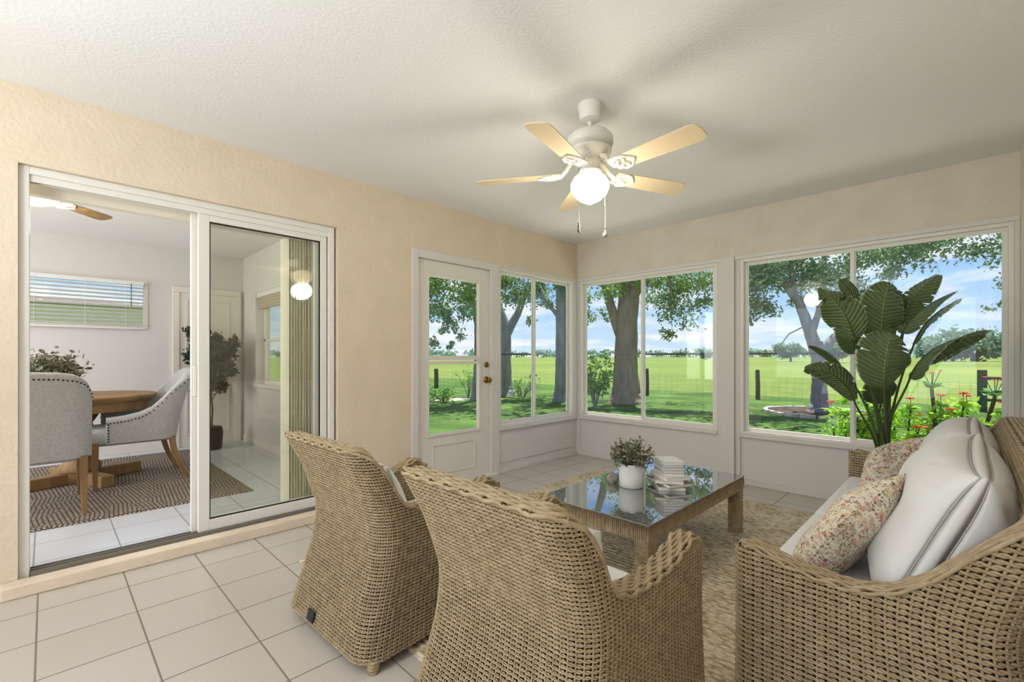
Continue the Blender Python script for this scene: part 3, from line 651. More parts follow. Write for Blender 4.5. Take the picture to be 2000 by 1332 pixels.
# far trees across the pasture
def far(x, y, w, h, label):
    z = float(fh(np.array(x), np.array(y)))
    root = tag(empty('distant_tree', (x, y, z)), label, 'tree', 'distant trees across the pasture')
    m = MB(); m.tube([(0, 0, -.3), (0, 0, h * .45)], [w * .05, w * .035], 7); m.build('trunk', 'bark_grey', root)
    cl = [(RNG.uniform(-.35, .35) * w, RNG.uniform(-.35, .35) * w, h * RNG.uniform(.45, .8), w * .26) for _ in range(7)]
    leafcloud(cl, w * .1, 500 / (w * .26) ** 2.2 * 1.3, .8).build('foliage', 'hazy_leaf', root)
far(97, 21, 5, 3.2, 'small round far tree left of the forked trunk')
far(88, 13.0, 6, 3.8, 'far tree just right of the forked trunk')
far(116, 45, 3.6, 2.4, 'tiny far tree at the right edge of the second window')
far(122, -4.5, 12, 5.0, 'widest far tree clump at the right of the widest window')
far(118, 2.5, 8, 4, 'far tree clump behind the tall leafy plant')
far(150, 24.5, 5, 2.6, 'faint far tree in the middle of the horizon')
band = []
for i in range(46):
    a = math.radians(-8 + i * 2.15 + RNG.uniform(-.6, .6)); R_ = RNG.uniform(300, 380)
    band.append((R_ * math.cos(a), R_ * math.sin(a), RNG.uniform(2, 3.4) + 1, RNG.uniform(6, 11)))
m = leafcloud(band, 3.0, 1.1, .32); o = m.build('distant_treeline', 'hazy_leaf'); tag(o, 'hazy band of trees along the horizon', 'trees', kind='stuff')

# flowering bushes by the widest window
def rosette(mb, c, r, n, lift=.8, w=.50):
    for k in range(n):
        a = k * 2.4 + RNG.uniform(-.2, .2); t = lift * RNG.uniform(.4, 1.3); L = r * RNG.uniform(.75, 1.1)
        d = np.array([math.cos(a) * math.cos(t), math.sin(a) * math.cos(t), math.sin(t)]); s_ = np.array([-math.sin(a), math.cos(a), 0]); u = np.cross(d, s_)
        pts = []
        for i, q in enumerate(np.linspace(0, 1, 6)):
            ww = w * L * (math.sin(PI * min(1, q ** .8)) * .5 + (.06 if q < .5 else 0)); mid = np.array(c) + d * L * q - np.array([0, 0, 1]) * L * .35 * q * q
            pts.append([mid - s_ * ww - u * ww * -.25, mid, mid + s_ * ww - u * ww * -.25])
        mb.grid(np.array(pts))
def flowerbush(loc, stems, label, leaf='bright_leaf'):
    root = tag(empty('flowering_bush', loc), label, 'bush', 'flowering bushes outside the widest window')
    st = MB(); lf = MB(); heads = []
    for (x, y, z) in stems:
        st.tube([(x * .3, y * .3, -.02), (x * .7, y * .7, z * .5), (x, y, z)], [.014, .011, .008], 6)
        rosette(lf, (x, y, z), .12, 11); rosette(lf, (x * .85, y * .85, z * .8), .11, 9); rosette(lf, (x * .75, y * .75, z * .62), .10, 8)
        if RNG.random() < .7: heads.append((x, y, z + .10))
    st.build('stems', 'stalk', root, smooth=True); lf.build('leaves', leaf, root, smooth=True)
    leafcloud([(x * .8, y * .8, z * q, .13) for x, y, z in stems for q in (.95, .7)], .06, 5200, 1).build('small_leaves', leaf, root)
    for h in heads:
        p = MB()
        for q in range(6):
            a = q * PI / 3; c = (h[0] + .02 * math.cos(a), h[1] + .02 * math.sin(a), h[2] + .01 * (q % 2)); rosette(p, c, .032, 4, .5, .9)
        p.tube([(h[0], h[1], h[2] - .10), h], .003, 5); p.build('flower', 'petal_red', root)
    return root
for i, (x, y) in enumerate(((.75, -2.66), (.95, -2.95), (.8, -3.25), (1.0, -3.55), (.75, -3.85))):
    st = [(RNG.uniform(-.2, .2), RNG.uniform(-.2, .2), RNG.uniform(.45, .95) + (.05 if i < 3 else -.05)) for _ in range(9)]
    flowerbush((x, y, GZ), st, ['bright green flowering bush beside the window mullion', 'bright green red-flowered bush behind the tall plant stems', 'bright bush with red flowers right of the tall plant stems',
                             'yellow green bush behind the pale sofa cushion', 'bright bush at the right end of the widest window'][i])
def plumeria(loc, top, label, n=9):
    root = tag(empty('plumeria', loc), label, 'plant', 'bare-stemmed plants with leaf rosettes')
    m = MB(); m.tube([(0, 0, 0), (top[0] * .6, top[1] * .45, top[2] * .5), top], [.02, .015, .014], 8); m.build('stem', 'stalk', root, smooth=True)
    m = MB(); rosette(m, top, .16, n, .75, .62); m.build('leaves', 'plumeria_leaf', root, smooth=True)
    p = MB(); m2 = MB()
    for q in range(4):
        a = q * 1.7; c = (top[0] + .05 * math.cos(a), top[1] + .06 * math.sin(a), top[2] + .14 + .02 * (q % 2)); rosette(p, c, .032, 5, .5, .8); m2.tube([top, c], .003, 5)
    p.build('flower', 'petal_red', root); m2.build('flower_stalk', 'stalk', root)
plumeria((.9, -3.3, GZ), (0, .08, 1.07), 'single bare stem topped with a leaf rosette, right of the tall plant')
plumeria((.9, -3.42, GZ), (.02, -.19, 1.02), 'slanting bare stem topped with a leaf rosette at the right window edge')
plumeria((.95, -3.95, GZ), (.02, .1, .95), 'partly cut off leaf rosette behind the right window jamb', 7)

# neighbour house seen past the dining room windows
nh = tag(empty('neighbour_house', (-4.0, 9.5, GZ)), 'pale yellow neighbouring house seen through the blinds', 'house')
m = bx(-6, 2.6, 0, 5, 0, 2.42); m.build('wall', 'yellow_wall', nh)
m = MB(); m.add([(-6.1, -.1, 2.42), (2.7, -.1, 2.42), (2.7, 5.1, 2.42), (-6.1, 5.1, 2.42), (-3.5, 2.5, 2.75), (.2, 2.5, 2.75)], [(0, 1, 5, 4), (1, 2, 5), (2, 3, 4, 5), (3, 0, 4), (0, 3, 2, 1)]); m.build('roof', 'roof_tile', nh)

# ------------------------------------------------------------------ wicker
def path_resample(pts, step, closed=False):
    p = np.asarray(pts, float)
    if closed: p = np.vstack([p, p[:1]])
    s = np.r_[0, np.cumsum(np.linalg.norm(np.diff(p[:, :2], axis=0), axis=1))]
    n = max(4, int(round(s[-1] / step)));  n += (n % 2)
    q = np.linspace(0, s[-1], n + 1)
    o = np.stack([np.interp(q, s, p[:, i]) for i in range(p.shape[1])], -1)
    return o[:-1] if closed else o
def u_path(depth, half, rad, n=8):
    """centre line of a U-shaped shell, front-right -> back -> front-left; returns xy points"""
    o = [(depth, -half)]
    for i in range(n + 1):
        a = -PI / 2 - i * (PI / 2) / n; o.append((rad + rad * math.cos(a), -half + rad + rad * math.sin(a)))
    for i in range(n + 1):
        a = PI - i * (PI / 2) / n; o.append((rad + rad * math.cos(a), half - rad + rad * math.sin(a)))
    o.append((depth, half)); return np.array(o)
def wicker_shell(depth, half, rad, t, top_fn, warp, z0, zin, parent, pitch=.029, row=.0165, sa=.0046, tilt=0):
    """woven U shell (back and arms): real strands in front of and behind upright stakes, dark backing standing for gap shade, braided rim.
    top_fn(sd, L): height by distance from the middle of the back"""
    c = path_resample(u_path(depth, half, rad), pitch / 2); m_ = len(c)
    tg = np.gradient(c, axis=0); tg /= np.linalg.norm(tg, axis=1)[:, None]; nr = np.stack([tg[:, 1], -tg[:, 0]], -1)   # outward
    if (nr[0] @ np.array([0, -1])) < 0: nr = -nr
    s = np.r_[0, np.cumsum(np.linalg.norm(np.diff(c, axis=0), axis=1))]; L = s[-1]; sd = np.abs(s - L / 2)
    top = np.array([top_fn(x, L / 2) for x in sd])
    h = t / 2
    capn = 7
    def cap(i, sg):
        a = np.linspace(0, PI, capn)[1:-1]; e = tg[i] * sg
        return [np.r_[c[i] + (nr[i] * math.cos(x) + e * math.sin(x)) * h, sd[i], top[i] - .004] for x in a], [nr[i] * math.cos(x) + e * math.sin(x) for x in a]
    outer = [np.r_[c[i] + nr[i] * h, sd[i], top[i]] for i in range(m_)]; inner = [np.r_[c[i] - nr[i] * h, sd[i], top[i]] for i in range(m_ - 1, -1, -1)]
    c1, n1 = cap(m_ - 1, 1); c0, n0 = cap(0, -1)
    loop = np.array(outer + c1 + inner + c0[::-1]); 
    loop = path_resample(loop, pitch / 2, True)
    k = len(loop); 
    if k % 4: loop = path_resample(loop, np.linalg.norm(np.diff(np.vstack([loop, loop[:1]])[:, :2], axis=0), axis=1).sum() / (k + 4 - k % 4), True); k = len(loop)
    lt = np.roll(loop[:, :2], -1, 0) - np.roll(loop[:, :2], 1, 0); lt /= np.linalg.norm(lt, axis=1)[:, None] + 1e-9; ln = np.stack([lt[:, 1], -lt[:, 0]], -1)
    # make normals point away from the centre line
    d2 = ((loop[:, None, :2] - c[None]) ** 2).sum(-1); near = c[d2.argmin(1)]
    if ((loop[:, :2] - near) * ln).sum() < 0: ln = -ln

    oc = np.array([depth * .6, 0.0]); is_in = ((loop[:, :2] - near) * (oc - near)).sum(1) > 0
    w = MB(); nrow = int((top.max() - z0) / row) + 2
    amp = pitch * .13
    for j in range(nrow):
        z = z0 + j * row + tilt * loop[:, 0]
        ok = (z < loop[:, 3] - .004) & (~is_in | (z > zin))
        if ok.all(): runs = [(np.arange(k), True)]
        else:
            st = np.where(ok & ~np.roll(ok, 1))[0]; runs = []
            for a in st:
                b_ = 1
                while ok[(a + b_) % k]: b_ += 1
                if b_ > 2: runs.append(((a + np.arange(b_)) % k, False))
        jit = RNG.normal() * .0002
        for ii, cl in runs:
            for tw in (1, -1):        # two strands twined round the stakes
                nz_ = RNG.normal(size=len(ii)) * row * .03
                P_ = np.column_stack([loop[ii, :2] + ln[ii] * (tw * amp * np.cos(ii * PI / 2))[:, None], z[ii] + jit + nz_ + tw * row * .24 * np.sin(ii * PI / 2)])
                P_ = warp(P_)
                N_ = np.column_stack([ln[ii], np.zeros(len(ii))])
                a6 = np.arange(5) * 2 * PI / 5
                ring = P_[:, None] + N_[:, None] * (sa * .62 * np.cos(a6))[None, :, None] + np.array([0, 0, 1.]) * (sa * np.sin(a6))[None, :, None]
                w.grid(ring, cu=cl, cv=True)
    w.build('woven_shell', 'wicker', parent, smooth=True)
    w = MB()
    for i in range(0, k, 2):
        zt = loop[i, 3]; zb = z0 if not is_in[i] else zin
        if zt - zb < .05: continue
        q = np.linspace(zb, zt, 26); P_ = warp(np.column_stack([np.repeat(loop[i, 0], 26), np.repeat(loop[i, 1], 26), q])); w.tube(P_, pitch * .13, 5)
    w.build('stakes', 'wicker', parent, smooth=True)
    # added backing sheet, its dark colour standing for shade in the gaps
    w = MB(); zs = np.linspace(0, 1, 32); ins = loop[:, :2] - ln * .011
    G = np.stack([warp(np.column_stack([ins, z0 + .004 + (loop[:, 3] - .012 - z0) * q])) for q in zs], 1); w.grid(G, cu=True)
    w.build('gap_backing', 'wicker_dark', parent, smooth=True)
    cc = np.column_stack([c, top]); e0 = cc[0].copy(); e0[:2] -= tg[0] * h * .7; e1 = cc[-1].copy(); e1[:2] += tg[-1] * h * .7
    cc2 = np.vstack([e0, cc, e1]); n2 = np.vstack([nr[:1], nr, nr[-1:]]); wd = np.r_[.5, np.ones(len(cc)), .5] * (h - .006)
    w = MB(); G = np.stack([warp(np.column_stack([cc2[:, :2] + n2 * (k_ * wd)[:, None], cc2[:, 2] - .004])) for k_ in (-1, 0, 1)], 1); w.grid(G); w.build('rim_core', 'wicker', parent, smooth=True)
    # braided rim
    w = MB(); cc = path_resample(np.column_stack([c, top]), .010); tt = np.gradient(cc[:, :2], axis=0); tt /= np.linalg.norm(tt, axis=1)[:, None] + 1e-9; nn = np.stack([tt[:, 1], -tt[:, 0]], -1)
    nst = 7
    for q in range(nst):
        off = (q - (nst - 1) / 2) / (nst - 1) * (t + .002); ph_ = np.arange(len(cc)) * .9 + q * 2.1
        P_ = np.column_stack([cc[:, :2] + nn * (off + .0028 * np.cos(ph_))[:, None], cc[:, 2] - .001 + .0036 * np.sin(ph_) - (.007 if q in (0, nst - 1) else 0)])
        w.tube(warp(P_), .0062, 6)
    w.tube(warp(np.column_stack([cc[:, :2], cc[:, 2] - .006])), t * .42, 8, flat=1.0) if False else None
    w.build('braided_rim', 'wicker', parent, smooth=True)

def smooth_tab(xs, ys, r=.05):
    g = np.linspace(-.2, 1.2, 701); y = np.interp(g, xs, ys); k = int(r / .002); w = np.hanning(2 * k + 1); w /= w.sum()
    return g, np.convolve(np.pad(y, k, 'edge'), w, 'valid')
C_LEAN = smooth_tab([0, .15, .35, .5, .7, .88], [-.075, -.035, .025, .045, -.02, -.115], .10)
C_FLARE = smooth_tab([0, .15, .35, .5, .7, .9], [.045, .02, 0, 0, .012, .03], .10)
S_LEAN = smooth_tab([0, .15, .35, .5, .7, .88], [-.045, -.02, .02, .04, -.02, -.10], .10)
ARM = lambda pts: (lambda x: float(np.interp(x, [p[0] for p in pts], [p[1] for p in pts])))
# --- armchair: x forward, origin at the rear middle on the floor
def chair_warp(P_):
    P_ = np.array(P_, float); z = P_[:, 2]
    lean = np.interp(z, *C_LEAN)
    flr = np.interp(z, *C_FLARE)
    wx = np.clip(1 - P_[:, 0] / .45, 0, 1); P_[:, 0] += lean * wx
    P_[:, 1] *= 1 + flr / .33 * (.35 + .65 * wx)
    return P_
def make_armchair():
    root = empty('wicker_armchair')
    half, dep = .295, .64
    sidestart = half - .02
    prof = ARM([(0, .853), (half - .03, .853), (half + .0, .845), (half + .016, .82), (half + .028, .77), (half + .048, .67), (half + .08, .605), (half + .14, .582), (half + .28, .568), (half + .40, .578), (half + .48, .598), (half + .54, .622), (half + .58, .618), (half + .61, .59), (half + .66, .56)])
    wicker_shell(dep, half, .055, .066, lambda s, L: prof(s), chair_warp, .045, .30, root, pitch=.0215, row=.0128, sa=.0030)
    # seat base under the cushion and front apron
    m = MB()
    for j in range(15):
        z = .045 + j * .0178; n = 34; ys = np.linspace(-.27, .27, n); P_ = np.column_stack([.625 + .0042 * (1 if j % 2 else -1) * np.cos(np.arange(n) * PI / 2), ys, np.full(n, z)])
        m.tube(P_, .0078, 6, up=(0, 0, 1), flat=.5)
    m.build('front_apron', 'wicker', root, smooth=True)
    bx(.06, .615, -.27, .27, .24, .305).build('seat_deck', 'wicker_dark', root)
    for (x, y) in ((-.035, -.335), (-.035, .335), (.61, -.295), (.61, .295)):
        f = MB()
        for j in range(4): f.lathe([(0, .052), (.022, .052), (.028 - .002 * j, .045 - j * .013), (.024, .036 - j * .012), (0, .036 - j * .012)], c=(x, y, 0), n=12)
        f.build('foot', 'wicker', root, smooth=True)
    t = MB(); t.box(-.003, .003, -.028, .028, -.022, .022); t.build('black_tag', 'tag_black', root, loc=(-.098, .075, .085), rot=(0, math.radians(14), 0))['label'] = 'small black maker tag without lettering'
    return root
c1 = make_armchair(); c1.location = (-3.735, -1.50, 0); c1.rotation_euler = (0, 0, math.radians(1.5))
tag(c1, 'tan wicker armchair nearer the sliding glass door, seen from behind', 'armchair', 'wicker armchairs with their backs to the viewer')
c2 = dup(c1, (-3.735, -2.485, 0), 0, 'tan wicker armchair nearer the sofa, cut off by the bottom edge')

# --- cushions
def pillow(w, h, t, n=44, puff=.55, wr=0, seed=0, ear=.06, edge=2.2, te=0, crease=0):
    """two-sided stuffed cushion lying in XY, optional edge gusset of width te; returns MB"""
    g = np.random.default_rng(seed); u = np.sin(np.linspace(-PI / 2, PI / 2, n)); U, V = np.meshgrid(u, u, indexing='ij')
    prof = (np.clip(1 - np.abs(U) ** edge, 0, 1) * np.clip(1 - np.abs(V) ** edge, 0, 1)) ** puff
    X = U * w / 2 * (1 - ear * (1 - V ** 2) * np.abs(U) ** 3); Y = V * h / 2 * (1 - ear * (1 - U ** 2) * np.abs(V) ** 3)
    zs = []
    for side in (1, -1):
        nz = np.zeros_like(U)
        for _ in range(int(wr)):
            a = g.uniform(0, PI); f = g.uniform(2, 6); p = g.uniform(0, 6); cx_, cy_ = g.uniform(-1, 1, 2)
            nz += np.sin((U * math.cos(a) + V * math.sin(a)) * f + p) * np.exp(-((U - cx_) ** 2 + (V - cy_) ** 2) * 2.5) * .05
        cr = np.zeros_like(U)
        for _ in range(int(crease)):
            sx, sy = g.choice([-1, 1]), g.choice([-1, 1]); ox, oy = sx * g.uniform(.55, 1), sy * g.uniform(.7, 1); th = math.atan2(-oy, -ox) + g.uniform(-.7, .7)
            dx, dy = (U - ox) * w, (V - oy) * h; al = dx * math.cos(th) + dy * math.sin(th); pe = -dx * math.sin(th) + dy * math.cos(th); Ln = g.uniform(.1, .24)
            cr += -g.uniform(.4, 1) * np.exp(-(pe / g.uniform(.008, .014)) ** 2) * np.exp(-((al - Ln * .5) / (Ln * .5)) ** 2)
        zs.append(t / 2 * prof * (1 + nz * 2) + .016 * cr * np.clip(prof * 2, 0, 1))
    cn = te / 2 * (1 - .6 * (U ** 2 * V ** 2) ** 2)
    m = MB(); A_ = np.stack([X, Y, zs[0] * (1 - te / t) + cn], -1); B_ = np.stack([X, Y, -zs[1] * (1 - te / t) - cn], -1)
    m.grid(A_); m.grid(B_[::-1])
    if te:
        ring = [(i, 0) for i in range(n)] + [(n - 1, j) for j in range(1, n)] + [(i, n - 1) for i in range(n - 2, -1, -1)] + [(0, j) for j in range(n - 2, 0, -1)]
        c = np.array([(*((A_[i, j] + B_[i, j]) / 2 * (1.022, 1.045, 1)),) for i, j in ring]); m.grid(np.stack([np.array([A_[i, j] for i, j in ring]), c, np.array([B_[i, j] for i, j in ring])], 1), cu=True)
    return m
def seam(w, h, ear, te=0, sg=1):
    q = np.linspace(-1, 1, 20); pts = []
    for (a, b) in ((q, -np.ones(20)), (np.ones(20), q), (-q, np.ones(20)), (-np.ones(20), -q)):
        pts += [(x * w / 2 * (1 - ear * (1 - y * y) * abs(x) ** 3), y * h / 2 * (1 - ear * (1 - x * x) * abs(y) ** 3), sg * te / 2 * (1 - .6 * (x * x * y * y) ** 2)) for x, y in zip(a[:-1], b[:-1])]
    return pts
def place_pillow(name, w, h, t, mat, loc, M, label, cat='cushion', group=None, **k):
    m = pillow(w, h, t, **k)
    o = m.build(name, mat, smooth=True)
    o.matrix_world = Matrix.Translation(loc) @ M
    bmd = o.modifiers.new('weld', 'WELD'); bmd.merge_threshold = .0005
    s_ = MB(); te = k.get('te', 0)
    for sg in ((1, -1) if te else (1,)): s_.tube(seam(w, h, k.get('ear', .06), te, sg), .0022, 5, closed=True)
    s_.build('piping', 'cushion_seam' if mat == 'cushion' else mat, o, smooth=True)
    return tag(o, label, cat, group)
def basis(xa, ya):      # rotation with given local x, y directions
    x = Vector(xa).normalized(); z = x.cross(Vector(ya)).normalized(); y = z.cross(x)
    return Matrix((x, y, z)).transposed().to_4x4()
def slab(w, d, t, soft=.03):      # boxed seat cushion with a slightly domed top
    m = MB(); n = 10; u = np.linspace(-1, 1, n); U, V = np.meshgrid(u, u, indexing='ij'); z = t / 2 + .014 * (1 - U ** 2) * (1 - V ** 2)
    m.grid(np.stack([U * w / 2, V * d / 2, z], -1)); k = m.n
    m.add([(x * w / 2, y * d / 2, -t / 2) for x, y in ((-1, -1), (1, -1), (1, 1), (-1, 1))], [(3, 2, 1, 0)])
    e = [[i * n for i in range(n)], [(n - 1) * n + j for j in range(n)], [i * n + n - 1 for i in range(n - 1, -1, -1)], [j for j in range(n - 1, -1, -1)]]
    for q, idx in enumerate(e): m.f.append(tuple([k + q, k + (q + 1) % 4] + idx[::-1]))
    return m
def build_slab(w, d, t, parent=None, loc=None, soft=.03, name='seat_cushion', mat='cushion'):
    o = slab(w, d, t).build(name, mat, parent, smooth=True, loc=loc); b = o.modifiers.new('bevel', 'BEVEL'); b.width = soft; b.segments = 5; b.limit_method = 'ANGLE'; b.angle_limit = 1.0; return o
for k_, cy in enumerate((-1.50, -2.485)):
    o = build_slab(.53, .51, .105, loc=(-3.385, cy, .360))
    tag(o, ['white seat cushion in the armchair nearer the sliding door, mostly hidden', 'white seat cushion in the armchair nearer the sofa'][k_], 'cushion', 'armchair seat cushions')
place_pillow('throw_pillow', .44, .36, .13, 'striped', (-3.555, -1.53, .575), basis((.1, 1, 0), (-.38, 0, 1)), 'white and grey throw pillow against the back of the farther armchair', 'pillow', 'white throw pillows in the armchairs', wr=5, seed=3, crease=8)
place_pillow('throw_pillow', .44, .36, .12, 'striped', (-3.55, -2.53, .57), basis((-.05, 1, 0), (-.38, 0, 1)), 'white throw pillow peeking past the right side of the nearer armchair', 'pillow', 'white throw pillows in the armchairs', wr=5, seed=8, crease=8)

# --- sofa: local x forward (= world +Y), y to the left (= world -X); origin at rear middle
SX0, SX1 = -3.0, -.80; SYB = -3.545
def sofa_warp(P_):
    P_ = np.array(P_, float); z = P_[:, 2]
    lean = np.interp(z, *S_LEAN)
    flr = np.interp(z, [0, .15, .35, .5, .7, .9], [.02, .01, 0, 0, .01, .03]); wx = np.clip(1 - P_[:, 0] / .40, 0, 1)
    P_[:, 0] += lean * wx; P_[:, 1] += np.sign(P_[:, 1]) * np.clip(np.abs(P_[:, 1]) / .8, 0, 1) * flr * (.3 + .7 * wx); return P_
sofa = tag(empty('wicker_sofa', ((SX0 + SX1) / 2, SYB, 0), PI / 2), 'tan wicker sofa with white cushions along the window side wall', 'sofa')
hs = (SX1 - SX0) / 2 - .04
prof = ARM([(0, .88), (hs - .25, .88), (hs - .06, .865), (hs, .84), (hs + .04, .77), (hs + .09, .68), (hs + .15, .60), (hs + .22, .55), (hs + .31, .532), (hs + .41, .54), (hs + .50, .556), (hs + .585, .583), (hs + .61, .578), (hs + .64, .555)])
wicker_shell(.625, hs, .055, .075, lambda s, L: prof(s), sofa_warp, .045, .30, sofa)
m = MB()
for j in range(15):
    z = .045 + j * .0178; n = int(2 * hs / .017); ys = np.linspace(-hs + .03, hs - .03, n); m.tube(np.column_stack([.615 + .0042 * (1 if j % 2 else -1) * np.cos(np.arange(n) * PI / 2), ys, np.full(n, z)]), .0078, 6, up=(0, 0, 1), flat=.5)
m.build('front_apron', 'wicker', sofa, smooth=True)
bx(.06, .605, -hs + .03, hs - .03, .24, .305).build('seat_deck', 'wicker_dark', sofa)
for (x, y) in ((-.01, -hs), (-.01, hs), (.6, -hs), (.6, hs)): f = MB(); f.lathe([(0, .05), (.035, .05), (.03, 0), (0, 0)], c=(x, y, 0), n=12); f.build('foot', 'wicker_dark', sofa)
for k_, (a, b) in enumerate(((-2.905, -1.91), (-1.90, -.895))):
    o = build_slab(b - a - .005, .58, .115, loc=((a + b) / 2, -3.18, .365))
    tag(o, ['white sofa seat cushion under the larger floral pillow', 'white sofa seat cushion at the far end, under the smaller floral pillow'][k_], 'cushion', 'sofa seat cushions')
place_pillow('back_cushion', .98, .50, .31, 'cushion', (-2.395, -3.385, .645), basis((1, 0, 0), (0, -.42, 1)), 'large white sofa back cushion nearer the viewer with a pointed corner', 'cushion', 'sofa back cushions', wr=9, seed=5, puff=.46, ear=.04, edge=2.6, te=.05, crease=30)
place_pillow('back_cushion', .96, .48, .28, 'cushion', (-1.43, -3.385, .635), basis((1, 0, 0), (0, -.42, 1)), 'large white sofa back cushion at the far end, peak beside the garden', 'cushion', 'sofa back cushions', wr=7, seed=12, puff=.44, ear=.03, edge=3.0, te=.05, crease=22)
place_pillow('floral_pillow', .46, .40, .17, 'floral', (-2.60, -3.13, .565), basis((.95, -.28, .22), (-.10, -.62, 1)), 'larger pink and green floral pillow by the near sofa arm', 'pillow', 'floral pillows on the sofa', wr=5, seed=21, puff=.5, ear=.10, crease=6)
place_pillow('floral_pillow', .38, .36, .16, 'floral', (-1.33, -3.15, .585), basis((.85, -.5, .12), (.0, -.5, 1)), 'smaller floral pillow at the far end of the sofa', 'pillow', 'floral pillows on the sofa', wr=5, seed=22, puff=.5, ear=.10, crease=6)

# --- coffee table
tb = tag(empty('coffee_table', (-1.95, -2.018, 0)), 'rectangular wicker coffee table with a smoked glass top', 'coffee table')
hx, hy = .655, .338
m = MB()
for x, y, n_, dx, dy in ((-hx, -hy, 1, 1, 0), (-hx, hy, 1, 1, 0), (-hx, -hy, 0, 0, 1), (hx, -hy, 0, 0, 1)):
    Ln = 2 * hx if dx else 2 * hy; n = int(Ln / .0115)
    for i in range(n + 1):
        q = i / n * Ln; px, py = x + dx * q, y + dy * q; o_ = .0025 * (i % 2)
        m.tube([(px, py, .305), (px + (0 if dx else np.sign(px) * (o_ + .003)), py + (np.sign(py) * (o_ + .003) if dx else 0), .345), (px, py, .386)], .0058, 5)
m.build('apron_weave', 'wicker', tb, smooth=True)
frame(-hx, hx, -hy, hy, .05, 0, 0).v if False else None
f = MB(); e = .005
f.box(-hx + e, hx - e, -hy + e, -hy + .06, .308, .384); f.box(-hx + e, hx - e, hy - .06, hy - e, .308, .384); f.box(-hx + e, -hx + .06, -hy + .06, hy - .06, .308, .384); f.box(hx - .06, hx - e, -hy + .06, hy - .06, .308, .384)
f.build('apron', 'wicker_dark', tb)
for sx in (-1, 1):
    for sy in (-1, 1):
        cx_, cy_ = sx * (hx - .035), sy * (hy - .035); f = MB()
        sq = path_resample([(cx_ - .035, cy_ - .035), (cx_ + .035, cy_ - .035), (cx_ + .035, cy_ + .035), (cx_ - .035, cy_ + .035)], .0117, True)
        nn = sq - (cx_, cy_); nn /= np.linalg.norm(nn, axis=1)[:, None]
        for j in range(27):
            P_ = np.column_stack([sq + nn * .002 * (1 if j % 2 else -1) * np.cos(np.arange(len(sq)) * PI / 2)[:, None], np.full(len(sq), .008 + j * .0115)]); f.tube(P_, .0062, 5, closed=True, up=(0, 0, 1), flat=.6)
        f.box(cx_ - .031, cx_ + .031, cy_ - .031, cy_ + .031, 0, .31); f.build('leg', 'wicker', tb, smooth=True, angle=50)
bx(-hx - .008, hx + .008, -hy - .008, hy + .008, .387, .395).build('glass_top', 'smoked_glass', tb, bevel=.002)

# --- on the table
vs = tag(empty('vase_of_flowers', (-2.07, -1.955, .3955)), 'round white ceramic pot of small grey green and blush foliage', 'potted flowers')
f = MB(); f.lathe([(0, 0), (.066, 0), (.073, .006), (.075, .05), (.074, .13), (.070, .145), (.064, .145), (.062, .11), (0, .10)], n=36); f.build('pot', 'pot_white', vs, smooth=True, angle=50)
def sprig_ball(c, r, n, leafs, size, parent, mats, stemmat='stem_green', squash=.8, z0=.1, droop=.0):
    st = MB(); lf = [MB() for _ in mats]
    for i in range(n):
        a = RNG.uniform(0, 2 * PI); ph = math.acos(RNG.uniform(-.25, 1)); rr = r * RNG.uniform(.65, 1.08)
        e = np.array([c[0] + rr * math.sin(ph) * math.cos(a), c[1] + rr * math.sin(ph) * math.sin(a), c[2] + rr * math.cos(ph) * squash])
        b_ = np.array([c[0] * .3 + .02 * math.cos(a), c[1] * .3 + .02 * math.sin(a), z0]); md = (b_ + e) / 2 + (0, 0, .02)
        pts = np.array([(1 - q) ** 2 * b_ + 2 * q * (1 - q) * md + q * q * e for q in np.linspace(0, 1, 8)]); st.tube(pts, .0013, 4)
        k = RNG.integers(0, len(mats))
        for q in range(leafs):
            p = pts[-1 - (q % 5)] + RNG.normal(size=3) * size * .55; d = RNG.normal(size=3); d /= np.linalg.norm(d); u = np.cross(d, RNG.normal(size=3)); u /= np.linalg.norm(u); L_ = size * RNG.uniform(.6, 1.2); n2 = np.cross(d, u)
            V = [p, p + d * L_ * .35 + u * L_ * .3 + n2 * L_ * .08, p + d * L_ * .8 + u * L_ * .22, p + d * L_, p + d * L_ * .8 - u * L_ * .22, p + d * L_ * .35 - u * L_ * .3 + n2 * L_ * .08]
            lf[k].add(V, [(0, 1, 2, 3), (0, 3, 4, 5)])
    st.build('stems', stemmat, parent)
    for mb_, mt in zip(lf, mats): mb_.build('leaves', mt, parent)
sprig_ball((0, 0, .19), .135, 75, 9, .026, vs, ['blush_leaf', 'eucalyptus'])
bl_ = MB()
for i in range(26):
    a = RNG.uniform(0, 2 * PI); ph = math.acos(RNG.uniform(0, 1)); r = .118; c = np.array([r * math.sin(ph) * math.cos(a), r * math.sin(ph) * math.sin(a), .19 + r * math.cos(ph) * .8])
    for q in range(3): rosette(bl_, c + RNG.normal(size=3) * .004, .014, 4, .9 - q * .3, .7)
bl_.build('blossoms', 'petal_pink', vs, smooth=True)
sb = tag(empty('decorative_stone', (-2.085, -1.83, .3955)), 'small round grey stone ball beside the white pot', 'ornament')
f = MB(); f.lathe([(0.0, .002), (.02, .002), (.034, .014), (.038, .03), (.034, .046), (.02, .058), (0, .062)], n=24); f.build('ball', 'stone', sb, smooth=True)
f = MB(); f.lathe([(0, 0), (.024, 0), (.026, .004), (.02, .006), (0, .006)], n=24); f.build('base', 'stone', sb, smooth=True)
z = .3955; bc = (-1.90, -2.12)
